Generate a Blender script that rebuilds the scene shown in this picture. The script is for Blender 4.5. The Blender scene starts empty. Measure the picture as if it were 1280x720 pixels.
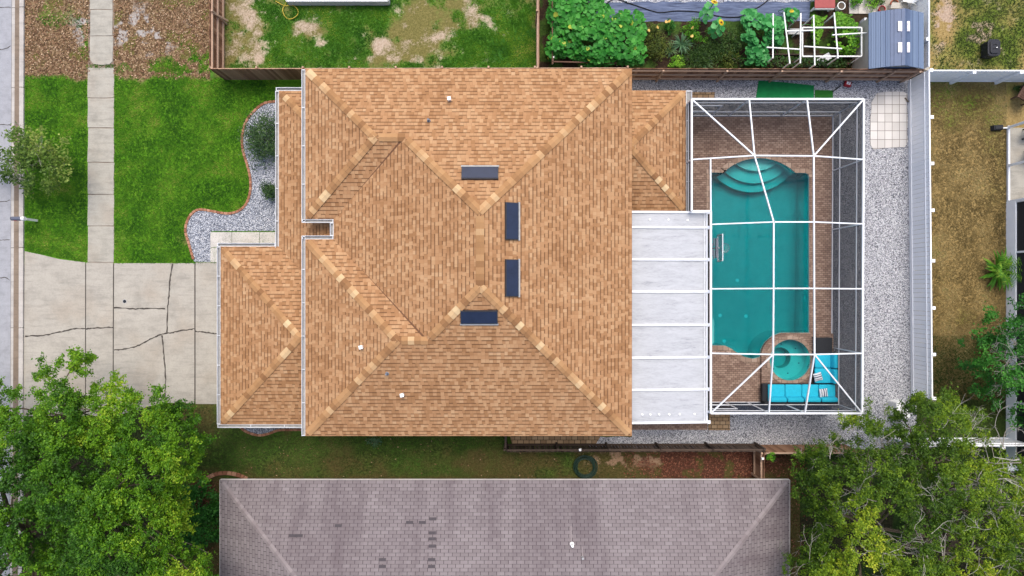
import bpy, bmesh, math, random
import numpy as np
from mathutils import Vector, Matrix
from mathutils.geometry import tessellate_polygon

random.seed(7)
rng = np.random.default_rng(7)
sc = bpy.context.scene
COL = sc.collection
H = 36.0                 # drone height
S = 54.0 / 1280          # metres per photo pixel on the ground
PI = math.pi


def G(px, py, z=0.0):
    k = S * (H - z) / H
    return ((px - 640) * k, (360 - py) * k, z)


def GP(pts, z=0.0):
    return [G(x, y, z)[:2] for x, y in pts]


ALB = 0.72      # most outdoor surfaces reflect less than they seem to in a bright picture


def lin(c, k=1.0):
    out = []; k *= ALB
    for v in c[:3]:
        v = v / 255.0
        out.append(k * (v / 12.92 if v <= 0.04045 else ((v + 0.055) / 1.055) ** 2.4))
    return (*out, 1.0)


# ------------------------------------------------------------------ noise
_tab = np.random.default_rng(3).random(65536)


def vnoise(x, y, seed=0):
    xi = np.floor(x).astype(np.int64); yi = np.floor(y).astype(np.int64)
    fx = x - xi; fy = y - yi
    fx = fx * fx * (3 - 2 * fx); fy = fy * fy * (3 - 2 * fy)

    def h(a, b):
        return _tab[((a * 73856093) ^ (b * 19349663) ^ (seed * 83492791)) & 65535]
    return (h(xi, yi) * (1 - fx) + h(xi + 1, yi) * fx) * (1 - fy) + (h(xi, yi + 1) * (1 - fx) + h(xi + 1, yi + 1) * fx) * fy


def fbm(x, y, f=1.0, o=4, seed=0):
    x = np.asarray(x, float); y = np.asarray(y, float)
    s = 0; a = 1; t = 0
    for i in range(o):
        s = s + a * vnoise(x * f + 17.3 * i, y * f - 9.1 * i, seed + i); t += a; a *= 0.55; f *= 2.1
    return s / t


def sstep(a, b, x):
    t = np.clip((x - a) / (b - a), 0, 1)
    return t * t * (3 - 2 * t)


# ------------------------------------------------------------------ mesh builder
WL = {}


def wl(o):
    return WL.get(o.name, Vector((0, 0, 0))) if o else Vector((0, 0, 0))


class MB:
    def __init__(s):
        s.v = []; s.f = []; s.r = []

    def add(s, vs, fs, r=None):
        b = len(s.v)
        s.v += [tuple(p) for p in vs]
        if r is None: r = random.random()
        for f in fs:
            s.f.append([i + b for i in f]); s.r.append(r)
        return s

    def hexa(s, lo, hi, r=None):
        s.add(list(lo) + list(hi), [(3, 2, 1, 0), (4, 5, 6, 7), (0, 1, 5, 4), (1, 2, 6, 5), (2, 3, 7, 6), (3, 0, 4, 7)], r)
        return s

    def box(s, cx, cy, cz, sx, sy, sz, rot=0, r=None, taper=1.0):
        c, n = math.cos(rot), math.sin(rot)
        def q(x, y, z): return (cx + x * c - y * n, cy + x * n + y * c, cz + z)
        a, b, d = sx / 2, sy / 2, sz / 2
        lo = [q(-a, -b, -d), q(a, -b, -d), q(a, b, -d), q(-a, b, -d)]
        a *= taper; b *= taper
        hi = [q(-a, -b, d), q(a, -b, d), q(a, b, d), q(-a, b, d)]
        return s.hexa(lo, hi, r)

    def beam(s, p0, p1, w, h, r=None, up=(0, 0, 1)):
        p0 = Vector(p0); p1 = Vector(p1); d = (p1 - p0).normalized(); u = Vector(up)
        if abs(d.dot(u)) > 0.98: u = Vector((1, 0, 0))
        a = d.cross(u).normalized() * (w / 2); b = a.cross(d).normalized() * (h / 2)
        return s.hexa([p0 - a - b, p0 + a - b, p1 + a - b, p1 - a - b], [p0 - a + b, p0 + a + b, p1 + a + b, p1 - a + b], r)

    def prism(s, poly, z0, z1, r=None, bottom=True):
        n = len(poly)
        if sum(poly[i][0] * poly[(i + 1) % n][1] - poly[(i + 1) % n][0] * poly[i][1] for i in range(n)) < 0: poly = poly[::-1]
        vs = [(x, y, z0) for x, y in poly] + [(x, y, z1) for x, y in poly]
        fs = [[n + i for i in range(n)]] + [[i, (i + 1) % n, n + (i + 1) % n, n + i] for i in range(n)]
        if bottom: fs.append([n - 1 - i for i in range(n)])
        return s.add(vs, fs, r)

    def sheet(s, poly, z, holes=(), r=None):
        if holes:
            loops = [[Vector((x, y, z)) for x, y in p] for p in [poly] + list(holes)]
            tris = tessellate_polygon(loops); vs = [p for l in loops for p in l]
            fs = []
            for t in tris:
                a, b, c = [vs[i] for i in t]
                fs.append(list(t) if (b - a).cross(c - a).z > 0 else list(t)[::-1])
            return s.add(vs, fs, r)
        n = len(poly)
        if sum(poly[i][0] * poly[(i + 1) % n][1] - poly[(i + 1) % n][0] * poly[i][1] for i in range(n)) < 0: poly = poly[::-1]
        return s.add([(x, y, z) for x, y in poly], [list(range(n))], r)

    def tube(s, pts, rad, n=6, r=None, caps=True):
        pts = [Vector(p) for p in pts]
        if not hasattr(rad, '__len__'): rad = [rad] * len(pts)
        vs = []; ref = Vector((0.31, 0.17, 0.93))
        for i, p in enumerate(pts):
            d = (pts[min(i + 1, len(pts) - 1)] - pts[max(i - 1, 0)])
            d = d.normalized() if d.length > 1e-9 else Vector((0, 0, 1))
            a = d.cross(ref)
            if a.length < 0.05: a = d.cross(Vector((1, 0, 0)))
            a.normalize(); b = d.cross(a)
            for k in range(n):
                t = 2 * PI * k / n
                vs.append(p + (a * math.cos(t) + b * math.sin(t)) * rad[i])
        fs = [[i * n + k, i * n + (k + 1) % n, (i + 1) * n + (k + 1) % n, (i + 1) * n + k] for i in range(len(pts) - 1) for k in range(n)]
        if caps:
            fs.append([k for k in range(n)][::-1]); fs.append([(len(pts) - 1) * n + k for k in range(n)])
        return s.add(vs, fs, r)

    def lathe(s, cx, cy, prof, n=20, r=None):
        vs = [(cx + R * math.cos(2 * PI * k / n), cy + R * math.sin(2 * PI * k / n), z) for R, z in prof for k in range(n)]
        fs = [[i * n + k, i * n + (k + 1) % n, (i + 1) * n + (k + 1) % n, (i + 1) * n + k] for i in range(len(prof) - 1) for k in range(n)]
        fs.append([k for k in range(n)][::-1]); fs.append([(len(prof) - 1) * n + k for k in range(n)])
        return s.add(vs, fs, r)

    def build(s, name, mat, parent=None, uv=False, smooth=False, bevel=0):
        off = wl(parent)
        me = bpy.data.meshes.new(name)
        me.from_pydata([(p[0] - off.x, p[1] - off.y, p[2] - off.z) for p in s.v], [], s.f)
        at = me.attributes.new('rnd', 'FLOAT', 'FACE'); at.data.foreach_set('value', s.r)
        if uv:
            ul = me.uv_layers.new(name='UVMap')
            for p in me.polygons:
                n = p.normal
                e = Vector((-n.y, n.x, 0))
                if e.length < 1e-4: e = Vector((1, 0, 0))
                e.normalize(); w = n.cross(e)
                for li in p.loop_indices:
                    co = me.vertices[me.loops[li].vertex_index].co + off
                    ul.data[li].uv = (co.dot(e) + 50, co.dot(w) + 50)
        if smooth: me.shade_smooth()
        me.materials.append(mat)
        o = bpy.data.objects.new(name, me); COL.objects.link(o)
        if parent: o.parent = parent
        WL[o.name] = off
        if bevel:
            m = o.modifiers.new('bevel', 'BEVEL'); m.width = bevel; m.segments = 2
        return o


def np_mesh(name, V, F, rnd, mat, parent=None):
    """V (n,3), F (m,k) faces, rnd (m)"""
    off = wl(parent)
    me = bpy.data.meshes.new(name)
    V = np.asarray(V, np.float32) - np.array(off, np.float32)
    F = np.asarray(F, np.int32); m, k = F.shape
    me.vertices.add(len(V)); me.vertices.foreach_set('co', V.ravel())
    me.loops.add(m * k); me.loops.foreach_set('vertex_index', F.ravel())
    me.polygons.add(m); me.polygons.foreach_set('loop_start', np.arange(0, m * k, k, dtype=np.int32))
    me.update(calc_edges=True)
    at = me.attributes.new('rnd', 'FLOAT', 'FACE'); at.data.foreach_set('value', np.asarray(rnd, np.float32))
    me.materials.append(mat)
    o = bpy.data.objects.new(name, me); COL.objects.link(o)
    if parent: o.parent = parent
    WL[o.name] = off
    return o


def tag(o, label=None, cat=None, group=None, kind=None):
    if label: o['label'] = label
    if cat: o['category'] = cat
    if group: o['group'] = group
    if kind: o['kind'] = kind
    return o


def thing(name, label, cat, loc, group=None):
    o = bpy.data.objects.new(name, None); COL.objects.link(o)
    o.location = loc; o.empty_display_size = 0.2
    WL[o.name] = Vector(loc)
    return tag(o, label, cat, group)


def struct(o):
    o['kind'] = 'structure'; return o


def stuff(o):
    o['kind'] = 'stuff'; return o


# ------------------------------------------------------------------ materials
class NT:
    def __init__(s, name):
        s.m = bpy.data.materials.new(name); s.m.use_nodes = True
        s.t = s.m.node_tree; s.t.nodes.clear()
        s.out = s.t.nodes.new('ShaderNodeOutputMaterial')

    def n(s, typ, ins=None, **props):
        nd = s.t.nodes.new('ShaderNode' + typ)
        for k, v in props.items(): setattr(nd, k, v)
        for k, v in (ins or {}).items():
            sk = nd.inputs[k]
            if isinstance(v, bpy.types.NodeSocket): s.t.links.new(v, sk)
            else: sk.default_value = v
        return nd

    def math(s, op, a, b=0.0, c=None):
        ins = {0: a, 1: b}
        if c is not None: ins[2] = c
        return s.n('Math', ins, operation=op).outputs[0]

    def ramp(s, fac, stops, interp='LINEAR'):
        nd = s.n('ValToRGB', {'Fac': fac}); cr = nd.color_ramp; cr.interpolation = interp
        while len(cr.elements) > 1: cr.elements.remove(cr.elements[-1])
        cr.elements[0].position = stops[0][0]; cr.elements[0].color = stops[0][1]
        for p, c in stops[1:]:
            e = cr.elements.new(p); e.color = c
        return nd.outputs[0]

    def mix(s, fac, a, b, mode='MIX'):
        nd = s.n('Mix', None, data_type='RGBA', blend_type=mode)
        for k, v in ((0, fac), (6, a), (7, b)):
            if isinstance(v, bpy.types.NodeSocket): s.t.links.new(v, nd.inputs[k])
            else: nd.inputs[k].default_value = v
        return nd.outputs[2]

    def noise(s, scale, detail=4, rough=0.6, vec=None, dist=0.0):
        ins = {'Scale': scale, 'Detail': detail, 'Roughness': rough, 'Distortion': dist}
        if vec is not None: ins['Vector'] = vec
        return s.n('TexNoise', ins).outputs[0]

    def pos(s):
        return s.n('NewGeometry').outputs['Position']

    def obj(s):
        return s.n('TexCoord').outputs['Object']

    def rnd(s, name='rnd'):
        return s.n('Attribute', None, attribute_name=name).outputs['Fac']

    def bump(s, h, strength=0.5, dist=0.02):
        return s.n('Bump', {'Height': h, 'Strength': strength, 'Distance': dist}).outputs[0]

    def bsdf(s, col, rough=0.8, normal=None, spec=0.3, metallic=0.0, **kw):
        ins = {'Base Color': col, 'Roughness': rough, 'Specular IOR Level': spec, 'Metallic': metallic}
        if normal is not None: ins['Normal'] = normal
        ins.update(kw)
        return s.n('BsdfPrincipled', ins).outputs[0]

    def end(s, surf, vol=None):
        s.t.links.new(surf, s.out.inputs[0])
        if vol is not None: s.t.links.new(vol, s.out.inputs[1])
        return s.m


def plain(name, c, rough=0.6, var=0.12, scale=6.0, metallic=0.0, bump=0.0, spec=0.3):
    """painted / metal / plastic surface with slight mottling and dirt"""
    t = NT(name); p = t.obj()
    n = t.noise(scale, 5, 0.65, p)
    a = lin(c, 1 - var); b = lin(c, 1 + var * 0.6)
    col = t.ramp(n, [(0.3, a), (0.7, b)])
    n2 = t.noise(scale * 7, 3, 0.6, p)
    col = t.mix(t.math('MULTIPLY', n2, var), col, lin(c, 0.6))
    nm = t.bump(n2, bump, 0.01) if bump else None
    return t.end(t.bsdf(col, rough, nm, spec, metallic))


def rnd_mat(name, stops, rough=0.8, noise_amt=0.25, scale=14.0, bump=0.3, spec=0.2, stretch=None):
    """colour by the per-face random value (boards, cap shingles, stones) with grain"""
    t = NT(name); p = t.obj()
    if stretch: p = t.n('Mapping', {'Vector': p, 'Scale': stretch}).outputs[0]
    col = t.ramp(t.rnd(), [(q, lin(c)) for q, c in stops])
    n = t.noise(scale, 5, 0.65, p)
    col = t.mix(t.math('MULTIPLY', n, noise_amt), col, lin(stops[0][1], 0.45))
    return t.end(t.bsdf(col, rough, t.bump(n, bump, 0.01), spec))


def shingle_mat(name, stops, row, tab, dark, tri=False, stain=0.15):
    t = NT(name)
    uv = t.n('UVMap', None, uv_map='UVMap').outputs[0]
    sp = t.n('SeparateXYZ', {0: uv}); x, y = sp.outputs[0], sp.outputs[1]
    yr = t.math('DIVIDE', y, row); ri = t.math('FLOOR', yr); fy = t.math('FRACT', yr)
    if tri:
        off = t.math('MULTIPLY', t.math('FRACT', t.math('MULTIPLY', ri, 0.5)), 1.0)
        off = t.math('ADD', off, t.math('MULTIPLY', t.n('TexWhiteNoise', {'W': ri}, noise_dimensions='1D').outputs[0], 0.08))
    else:
        off = t.math('MULTIPLY', t.n('TexWhiteNoise', {'W': ri}, noise_dimensions='1D').outputs[0], 7.31)
    xr = t.math('ADD', t.math('DIVIDE', x, tab), off)
    if not tri:   # uneven tab widths
        w = t.noise(1.3, 1, 0.5, t.n('CombineXYZ', {0: xr, 1: t.math('MULTIPLY', ri, 3.7)}).outputs[0])
        xr = t.math('ADD', xr, t.math('MULTIPLY', w, 0.9))
    ti = t.math('FLOOR', xr); fx = t.math('FRACT', xr)
    wn = t.n('TexWhiteNoise', {'Vector': t.n('CombineXYZ', {0: ti, 1: ri}).outputs[0]}, noise_dimensions='2D')
    r1 = wn.outputs[0]; r2 = t.n('SeparateColor', {0: wn.outputs[1]}).outputs[1]
    low = t.noise(0.45, 3, 0.6, uv)
    val = t.math('ADD', t.math('MULTIPLY', r1, 0.58), t.math('MULTIPLY', t.math('SUBTRACT', low, 0.5), 0.4))
    val = t.math('ADD', val, 0.24)
    col = t.ramp(val, [(p, lin(c)) for p, c in stops])
    gran = t.noise(38, 3, 0.7, uv)
    col = t.mix(t.math('MULTIPLY', gran, 0.28), col, lin(dark, 0.8))
    # weather staining running down the slope
    st = t.noise(1.0, 4, 0.6, t.n('Mapping', {'Vector': uv, 'Scale': (0.8, 0.12, 1)}).outputs[0])
    st = t.math('MULTIPLY', t.math('SUBTRACT', st, 0.45), stain * 4)
    st = t.math('MINIMUM', t.math('MAXIMUM', st, 0.0), 0.6)
    col = t.mix(st, col, lin(dark))
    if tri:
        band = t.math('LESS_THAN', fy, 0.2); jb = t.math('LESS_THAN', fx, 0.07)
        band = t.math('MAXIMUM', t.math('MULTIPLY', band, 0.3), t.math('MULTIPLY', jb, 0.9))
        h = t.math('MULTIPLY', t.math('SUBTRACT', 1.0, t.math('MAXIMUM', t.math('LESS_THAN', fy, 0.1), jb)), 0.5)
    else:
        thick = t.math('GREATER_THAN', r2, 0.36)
        band = t.math('MULTIPLY', t.math('GREATER_THAN', fy, 0.74), t.math('ADD', t.math('MULTIPLY', thick, 0.62), 0.06))  # dark printed band, also standing in for the shadow under each butt
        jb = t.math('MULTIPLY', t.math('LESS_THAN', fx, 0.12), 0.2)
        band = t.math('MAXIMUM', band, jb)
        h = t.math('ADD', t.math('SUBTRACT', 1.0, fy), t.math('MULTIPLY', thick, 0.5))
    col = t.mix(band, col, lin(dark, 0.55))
    nm = t.bump(t.math('ADD', h, t.math('MULTIPLY', gran, 0.15)), 0.5, 0.02)
    return t.end(t.bsdf(col, 0.92, nm, 0.15))


def yard_mat(name, base, grass, sand, soil=None, hf=9.0, flake=0.0):
    """ground with patches: attribute a = grass cover, b = bare sand, c = dark soil; each colour list is dark/mid/light"""
    t = NT(name); p = t.pos()
    n1 = t.noise(hf, 6, 0.72, p); n2 = t.noise(hf * 3.1, 4, 0.7, p); n3 = t.noise(0.9, 3, 0.5, p)
    vor = t.n('TexVoronoi', {'Vector': p, 'Scale': 11.0, 'Randomness': 1.0})
    vr = t.n('SeparateColor', {0: vor.outputs['Color']}).outputs[0]
    f = t.math('ADD', t.math('MULTIPLY', n1, 0.55), t.math('MULTIPLY', n2, 0.45))
    def rp(cs, fac): return t.ramp(fac, [(0.33, lin(cs[0])), (0.5, lin(cs[1])), (0.68, lin(cs[2]))])
    fb = t.math('ADD', t.math('MULTIPLY', f, 1 - flake), t.math('MULTIPLY', vr, flake))
    cb = rp(base, fb)
    fg = t.math('ADD', f, t.math('MULTIPLY', t.math('SUBTRACT', n3, 0.5), 0.3))
    cg = rp(grass, fg)
    cs = rp(sand, f)
    def sharp(a, w=0.36):
        s_ = t.math('ADD', t.rnd(a), t.math('MULTIPLY', t.math('SUBTRACT', n2, 0.5), 1.1))
        s_ = t.math('ADD', s_, t.math('MULTIPLY', t.math('SUBTRACT', n1, 0.5), 1.1))
        return t.ramp(s_, [(0.5 - w, (0, 0, 0, 1)), (0.5 + w, (1, 1, 1, 1))])
    col = t.mix(sharp('a'), cb, cg)
    col = t.mix(sharp('b', 0.26), col, cs)
    if soil:
        col = t.mix(sharp('c', 0.2), col, rp(soil, f))
    return t.end(t.bsdf(col, 0.95, t.bump(f, 0.9, 0.04), 0.1))


def gravel_mat(name, stops, scale=20.0):
    t = NT(name); p = t.pos()
    v = t.n('TexVoronoi', {'Vector': p, 'Scale': scale, 'Randomness': 1.0})
    sc_ = t.n('SeparateColor', {0: v.outputs['Color']})
    col = t.ramp(sc_.outputs[0], [(q, lin(c)) for q, c in stops])
    big = t.noise(0.8, 4, 0.6, p)
    col = t.mix(t.math('MULTIPLY', t.math('SUBTRACT', big, 0.3), 0.35), col, lin(stops[0][1]))
    d = v.outputs['Distance']
    edge = t.ramp(d, [(0.28, (0, 0, 0, 1)), (0.62, (1, 1, 1, 1))])
    col = t.mix(t.math('MULTIPLY', edge, 0.6), col, lin((48, 48, 52)))
    hh = t.math('ADD', t.math('SUBTRACT', 1.0, d), t.math('MULTIPLY', sc_.outputs[1], 0.5))
    return t.end(t.bsdf(col, 0.9, t.bump(hh, 1.0, 0.035), 0.2))


def concrete_mat(name, c, stain=0.35, scale=1.0, warm=(176, 160, 140)):
    t = NT(name); p = t.pos()
    n1 = t.noise(1.1 * scale, 5, 0.65, p); n2 = t.noise(14 * scale, 5, 0.7, p); n3 = t.noise(0.5 * scale, 3, 0.5, p)
    st = t.noise(1.6, 4, 0.7, t.n('Mapping', {'Vector': p, 'Scale': (0.5, 3.0, 1)}).outputs[0])
    col = t.ramp(n1, [(0.3, lin(c, 0.8)), (0.5, lin(c)), (0.72, lin(c, 1.1))])
    col = t.mix(t.math('MULTIPLY', t.ramp(n3, [(0.5, (0, 0, 0, 1)), (0.7, (1, 1, 1, 1))]), 0.35), col, lin(warm))
    col = t.mix(t.math('MULTIPLY', t.ramp(st, [(0.5, (0, 0, 0, 1)), (0.75, (1, 1, 1, 1))]), stain), col, lin(c, 0.5))
    col = t.mix(t.math('MULTIPLY', t.ramp(n2, [(0.45, (0, 0, 0, 1)), (0.75, (1, 1, 1, 1))]), 0.4), col, lin(c, 0.55))
    return t.end(t.bsdf(col, 0.9, t.bump(n2, 0.35, 0.01), 0.2))


def paver_mat(name, stops, w, h, joint=(70, 60, 52), rot=0.0, mortar=0.012, off=0.5):
    t = NT(name); p = t.n('Mapping', {'Vector': t.pos(), 'Rotation': (0, 0, rot)}).outputs[0]
    br = t.n('TexBrick', {'Vector': p, 'Color1': (0, 0, 0, 1), 'Color2': (1, 1, 1, 1), 'Mortar': (0.5, 0.5, 0.5, 1), 'Scale': 1.0,
                          'Mortar Size': mortar, 'Mortar Smooth': 0.2, 'Bias': 0.0, 'Brick Width': w, 'Row Height': h}, offset=off)
    n1 = t.noise(0.7, 4, 0.6, p); n2 = t.noise(20, 4, 0.7, p)
    f = t.math('ADD', t.math('MULTIPLY', br.outputs[0], 0.55), t.math('MULTIPLY', n1, 0.5))
    col = t.ramp(f, [(q, lin(c)) for q, c in stops])
    col = t.mix(t.math('MULTIPLY', n2, 0.3), col, lin(stops[0][1], 0.6))
    col = t.mix(br.outputs[1], col, lin(joint))
    return t.end(t.bsdf(col, 0.9, t.bump(t.math('SUBTRACT', 1.0, br.outputs[1]), 0.5, 0.01), 0.2))


def leaf_mat(name, stops, trans=0.3, rough=0.55):
    t = NT(name)
    col = t.ramp(t.rnd(), [(q, lin(c)) for q, c in stops])
    n = t.noise(5, 3, 0.6, t.obj())
    col = t.mix(t.math('MULTIPLY', n, 0.35), col, lin(stops[0][1]))
    b = t.bsdf(col, rough, None, 0.25)
    tr = t.n('BsdfTranslucent', {'Color': col}).outputs[0]
    return t.end(t.n('MixShader', {0: trans, 1: b, 2: tr}).outputs[0])


def screen_mat(name, c, opacity):
    t = NT(name)
    d = t.n('BsdfDiffuse', {'Color': lin(c)}).outputs[0]
    tr = t.n('BsdfTransparent').outputs[0]
    return t.end(t.n('MixShader', {0: opacity, 1: tr, 2: d}).outputs[0])


TAN = [(0.0, (150, 108, 72)), (0.25, (172, 127, 87)), (0.5, (192, 146, 104)), (0.78, (205, 162, 119)), (1.0, (224, 187, 145))]
M = {}
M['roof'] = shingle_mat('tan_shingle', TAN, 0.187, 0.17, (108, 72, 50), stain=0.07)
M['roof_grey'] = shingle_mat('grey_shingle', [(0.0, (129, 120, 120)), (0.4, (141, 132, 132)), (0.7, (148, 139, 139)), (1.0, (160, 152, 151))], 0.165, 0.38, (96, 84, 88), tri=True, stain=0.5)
M['cap'] = rnd_mat('cap_shingle', [(0, (150, 108, 72)), (0.25, (182, 138, 94)), (0.7, (198, 154, 108)), (0.86, (214, 176, 130)), (1, (234, 206, 160))], 0.9, 0.25, 30)
M['cap_grey'] = rnd_mat('grey_cap_shingle', [(0, (140, 129, 129)), (1, (160, 150, 149))], 0.9, 0.25, 30)
ALB = 0.96
M['white'] = plain('white_paint', (232, 234, 236), 0.45, 0.06, 3)
ALB = 0.72
M['gutter'] = plain('gutter_metal', (236, 238, 240), 0.45, 0.22, 5)
M['gutter_in'] = plain('gutter_inside_grey', (172, 170, 166), 0.8, 0.3, 6)  # greyer tone for the trough bottom
ALB = 0.84
M['alu'] = plain('cage_aluminium', (236, 238, 240), 0.4, 0.05, 3)
ALB = 0.72
M['stucco'] = plain('stucco_wall', (214, 200, 176), 0.9, 0.12, 9, bump=0.4)
M['glass'] = plain('skylight_glass', (36, 46, 70), 0.15, 0.25, 2, spec=0.5)
M['skyframe'] = plain('skylight_frame', (58, 60, 66), 0.5, 0.2, 4)
M['flash'] = plain('flashing_metal', (188, 188, 186), 0.4, 0.2, 6)
ALB = 0.96
M['pipe'] = plain('vent_pipe_white', (236, 236, 232), 0.5, 0.08, 8)
ALB = 0.72
ALB = 0.96
M['pvc'] = plain('pvc_white', (238, 238, 232), 0.45, 0.08, 4)
ALB = 0.72
M['dark'] = plain('dark_plastic', (34, 36, 40), 0.5, 0.25, 6)
M['charcoal'] = plain('charcoal_wicker', (44, 46, 50), 0.75, 0.3, 20, bump=0.6)
ALB = 0.92
M['cyan'] = plain('cyan_fabric', (36, 182, 208), 0.85, 0.1, 9, bump=0.25)
ALB = 0.72
M['concrete'] = concrete_mat('drive_concrete', (185, 179, 167), 0.5)
M['walkcon'] = concrete_mat('sidewalk_concrete', (182, 177, 164), 0.55, 1.3)
M['kerb'] = concrete_mat('kerb_concrete', (200, 194, 186), 0.45, 1.5)
M['kerbdirt'] = concrete_mat('gutter_dirt', (140, 124, 108), 0.6, 1.4)
M['road'] = concrete_mat('road_surface', (170, 171, 175), 0.25, 2.0, (170, 170, 176))
M['crack'] = plain('crack_dark', (82, 76, 70), 0.95, 0.3, 10)
M['slab'] = concrete_mat('pale_slab', (214, 208, 200), 0.4, 1.5)
ALB = 0.92
M['gravel'] = gravel_mat('grey_gravel', [(0, (84, 86, 92)), (0.14, (160, 162, 168)), (0.45, (206, 208, 213)), (1, (250, 250, 252))], 23)
ALB = 0.72
ALB = 0.92
M['gravel_front'] = gravel_mat('blue_grey_gravel', [(0, (96, 102, 114)), (0.3, (160, 166, 178)), (0.65, (200, 204, 212)), (1, (242, 244, 248))], 22)
ALB = 0.72
M['deck'] = paver_mat('deck_paver', [(0.15, (132, 106, 92)), (0.5, (164, 136, 118)), (0.85, (190, 162, 142))], 0.22, 0.11, (104, 86, 74))
M['coping'] = paver_mat('coping_paver', [(0.15, (150, 124, 106)), (0.5, (178, 152, 132)), (0.85, (200, 176, 156))], 0.3, 0.3, (110, 94, 82))
M['paver_tan'] = paver_mat('tan_paver', [(0.15, (150, 122, 92)), (0.5, (178, 148, 112)), (0.85, (198, 170, 134))], 0.3, 0.2, (74, 62, 50), mortar=0.016)
ALB = 0.92
M['paver_pale'] = paver_mat('pale_square_paver', [(0.15, (184, 180, 174)), (0.5, (204, 200, 194)), (0.85, (216, 212, 206))], 0.385, 0.46, (120, 114, 108), mortar=0.014, off=0.0)
ALB = 0.72
ALB = 0.92
M['wood'] = rnd_mat('fence_wood', [(0, (118, 84, 62)), (0.5, (152, 112, 86)), (1, (184, 144, 114))], 0.9, 0.45, 9, 0.5, stretch=(6, 6, 0.6))
ALB = 0.72
ALB = 0.92
M['wood_rail'] = rnd_mat('fence_rail_wood', [(0, (176, 146, 122)), (1, (200, 170, 146))], 0.9, 0.4, 9, 0.4)
ALB = 0.72
M['wood_grey'] = rnd_mat('weathered_wood', [(0, (66, 54, 48)), (0.5, (88, 74, 64)), (1, (120, 104, 92))], 0.92, 0.5, 10, 0.5)
ALB = 0.96
M['vinyl'] = rnd_mat('white_vinyl', [(0, (240, 243, 246)), (1, (246, 248, 250))], 0.45, 0.06, 3, 0.0)
ALB = 0.72
ALB = 0.96
M['vinylpost'] = plain('white_vinyl_post', (236, 238, 240), 0.4, 0.05, 3)
ALB = 0.72
M['brick'] = rnd_mat('edging_brick', [(0, (150, 100, 76)), (0.5, (178, 126, 98)), (1, (200, 152, 122))], 0.9, 0.3, 20, 0.4)
M['shedblue'] = rnd_mat('shed_blue_plastic', [(0, (108, 126, 154)), (1, (124, 142, 168))], 0.5, 0.15, 5, 0.1)
M['shedridge'] = plain('shed_ridge_plastic', (96, 112, 142), 0.5, 0.12, 5)
M['shedwall'] = plain('shed_wall_beige', (196, 190, 178), 0.6, 0.1, 4)
ALB = 0.96
M['skydome'] = plain('shed_skylight', (232, 226, 226), 0.3, 0.05, 4)
ALB = 0.72
M['coverpanel'] = None
M['hose_green'] = plain('dark_green_hose', (34, 62, 48), 0.5, 0.25, 10)
M['hose_yellow'] = plain('yellow_hose', (214, 190, 70), 0.5, 0.2, 10)
ALB = 0.92
M['turf'] = plain('green_turf_mat', (22, 124, 66), 0.95, 0.22, 2.5, bump=0.8)
ALB = 0.72
ALB = 0.92
M['turf_dark'] = plain('dark_turf_mat', (40, 104, 34), 0.95, 0.25, 4, bump=0.8)
ALB = 0.72
M['red'] = plain('red_plastic', (186, 42, 52), 0.5, 0.2, 8)
M['terracotta'] = plain('terracotta', (188, 92, 58), 0.85, 0.2, 10)
M['redtop'] = plain('faded_red_paint', (176, 92, 88), 0.8, 0.18, 9)
M['blue'] = plain('blue_plastic', (26, 62, 168), 0.4, 0.2, 6)
M['bark'] = rnd_mat('bark', [(0, (92, 80, 68)), (1, (132, 118, 102))], 0.95, 0.5, 12, 0.6)
M['twig'] = rnd_mat('bare_twig', [(0, (140, 134, 122)), (0.6, (176, 170, 158)), (1, (206, 202, 192))], 0.9, 0.25, 15, 0.3)
t = NT('weed_barrier'); p = t.pos()
f = t.noise(2.2, 5, 0.7, t.n('Mapping', {'Vector': p, 'Scale': (0.5, 5.0, 1)}).outputs[0], 0.4)
M['fabric_weed'] = t.end(t.bsdf(t.ramp(f, [(0.3, lin((58, 66, 88))), (0.5, lin((94, 106, 134))), (0.7, lin((126, 138, 164)))]), 0.8, t.bump(f, 0.6, 0.03)))
M['black'] = plain('black_rubber_and_gap', (26, 26, 28), 0.6, 0.2, 8)
M['oldwood'] = rnd_mat('old_chair_wood', [(0, (92, 70, 60)), (1, (140, 108, 90))], 0.9, 0.4, 12, 0.4)
M['greyplas'] = plain('grey_plastic', (120, 128, 140), 0.5, 0.15, 5)
M['boxgrey'] = plain('mailbox_grey', (104, 108, 124), 0.5, 0.15, 5)
M['valley'] = plain('valley_shingle', (120, 84, 60), 0.95, 0.25, 18)
M['iron'] = plain('black_cast_iron', (30, 33, 42), 0.45, 0.25, 9)

# streaky white aluminium roof panels
t = NT('aluminium_panel'); p = t.pos()
n1 = t.noise(1.2, 5, 0.7, t.n('Mapping', {'Vector': p, 'Scale': (0.7, 3.5, 1)}).outputs[0], 0.6)
n2 = t.noise(9, 5, 0.7, t.n('Mapping', {'Vector': p, 'Scale': (0.6, 2.5, 1)}).outputs[0])
f = t.math('ADD', t.math('MULTIPLY', n1, 0.6), t.math('MULTIPLY', n2, 0.4))
col = t.ramp(f, [(0.32, lin((146, 149, 153))), (0.43, lin((182, 184, 187))), (0.56, lin((196, 198, 201))), (0.8, lin((208, 210, 212)))])
M['coverpanel'] = t.end(t.bsdf(col, 0.5, None, 0.3))

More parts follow.
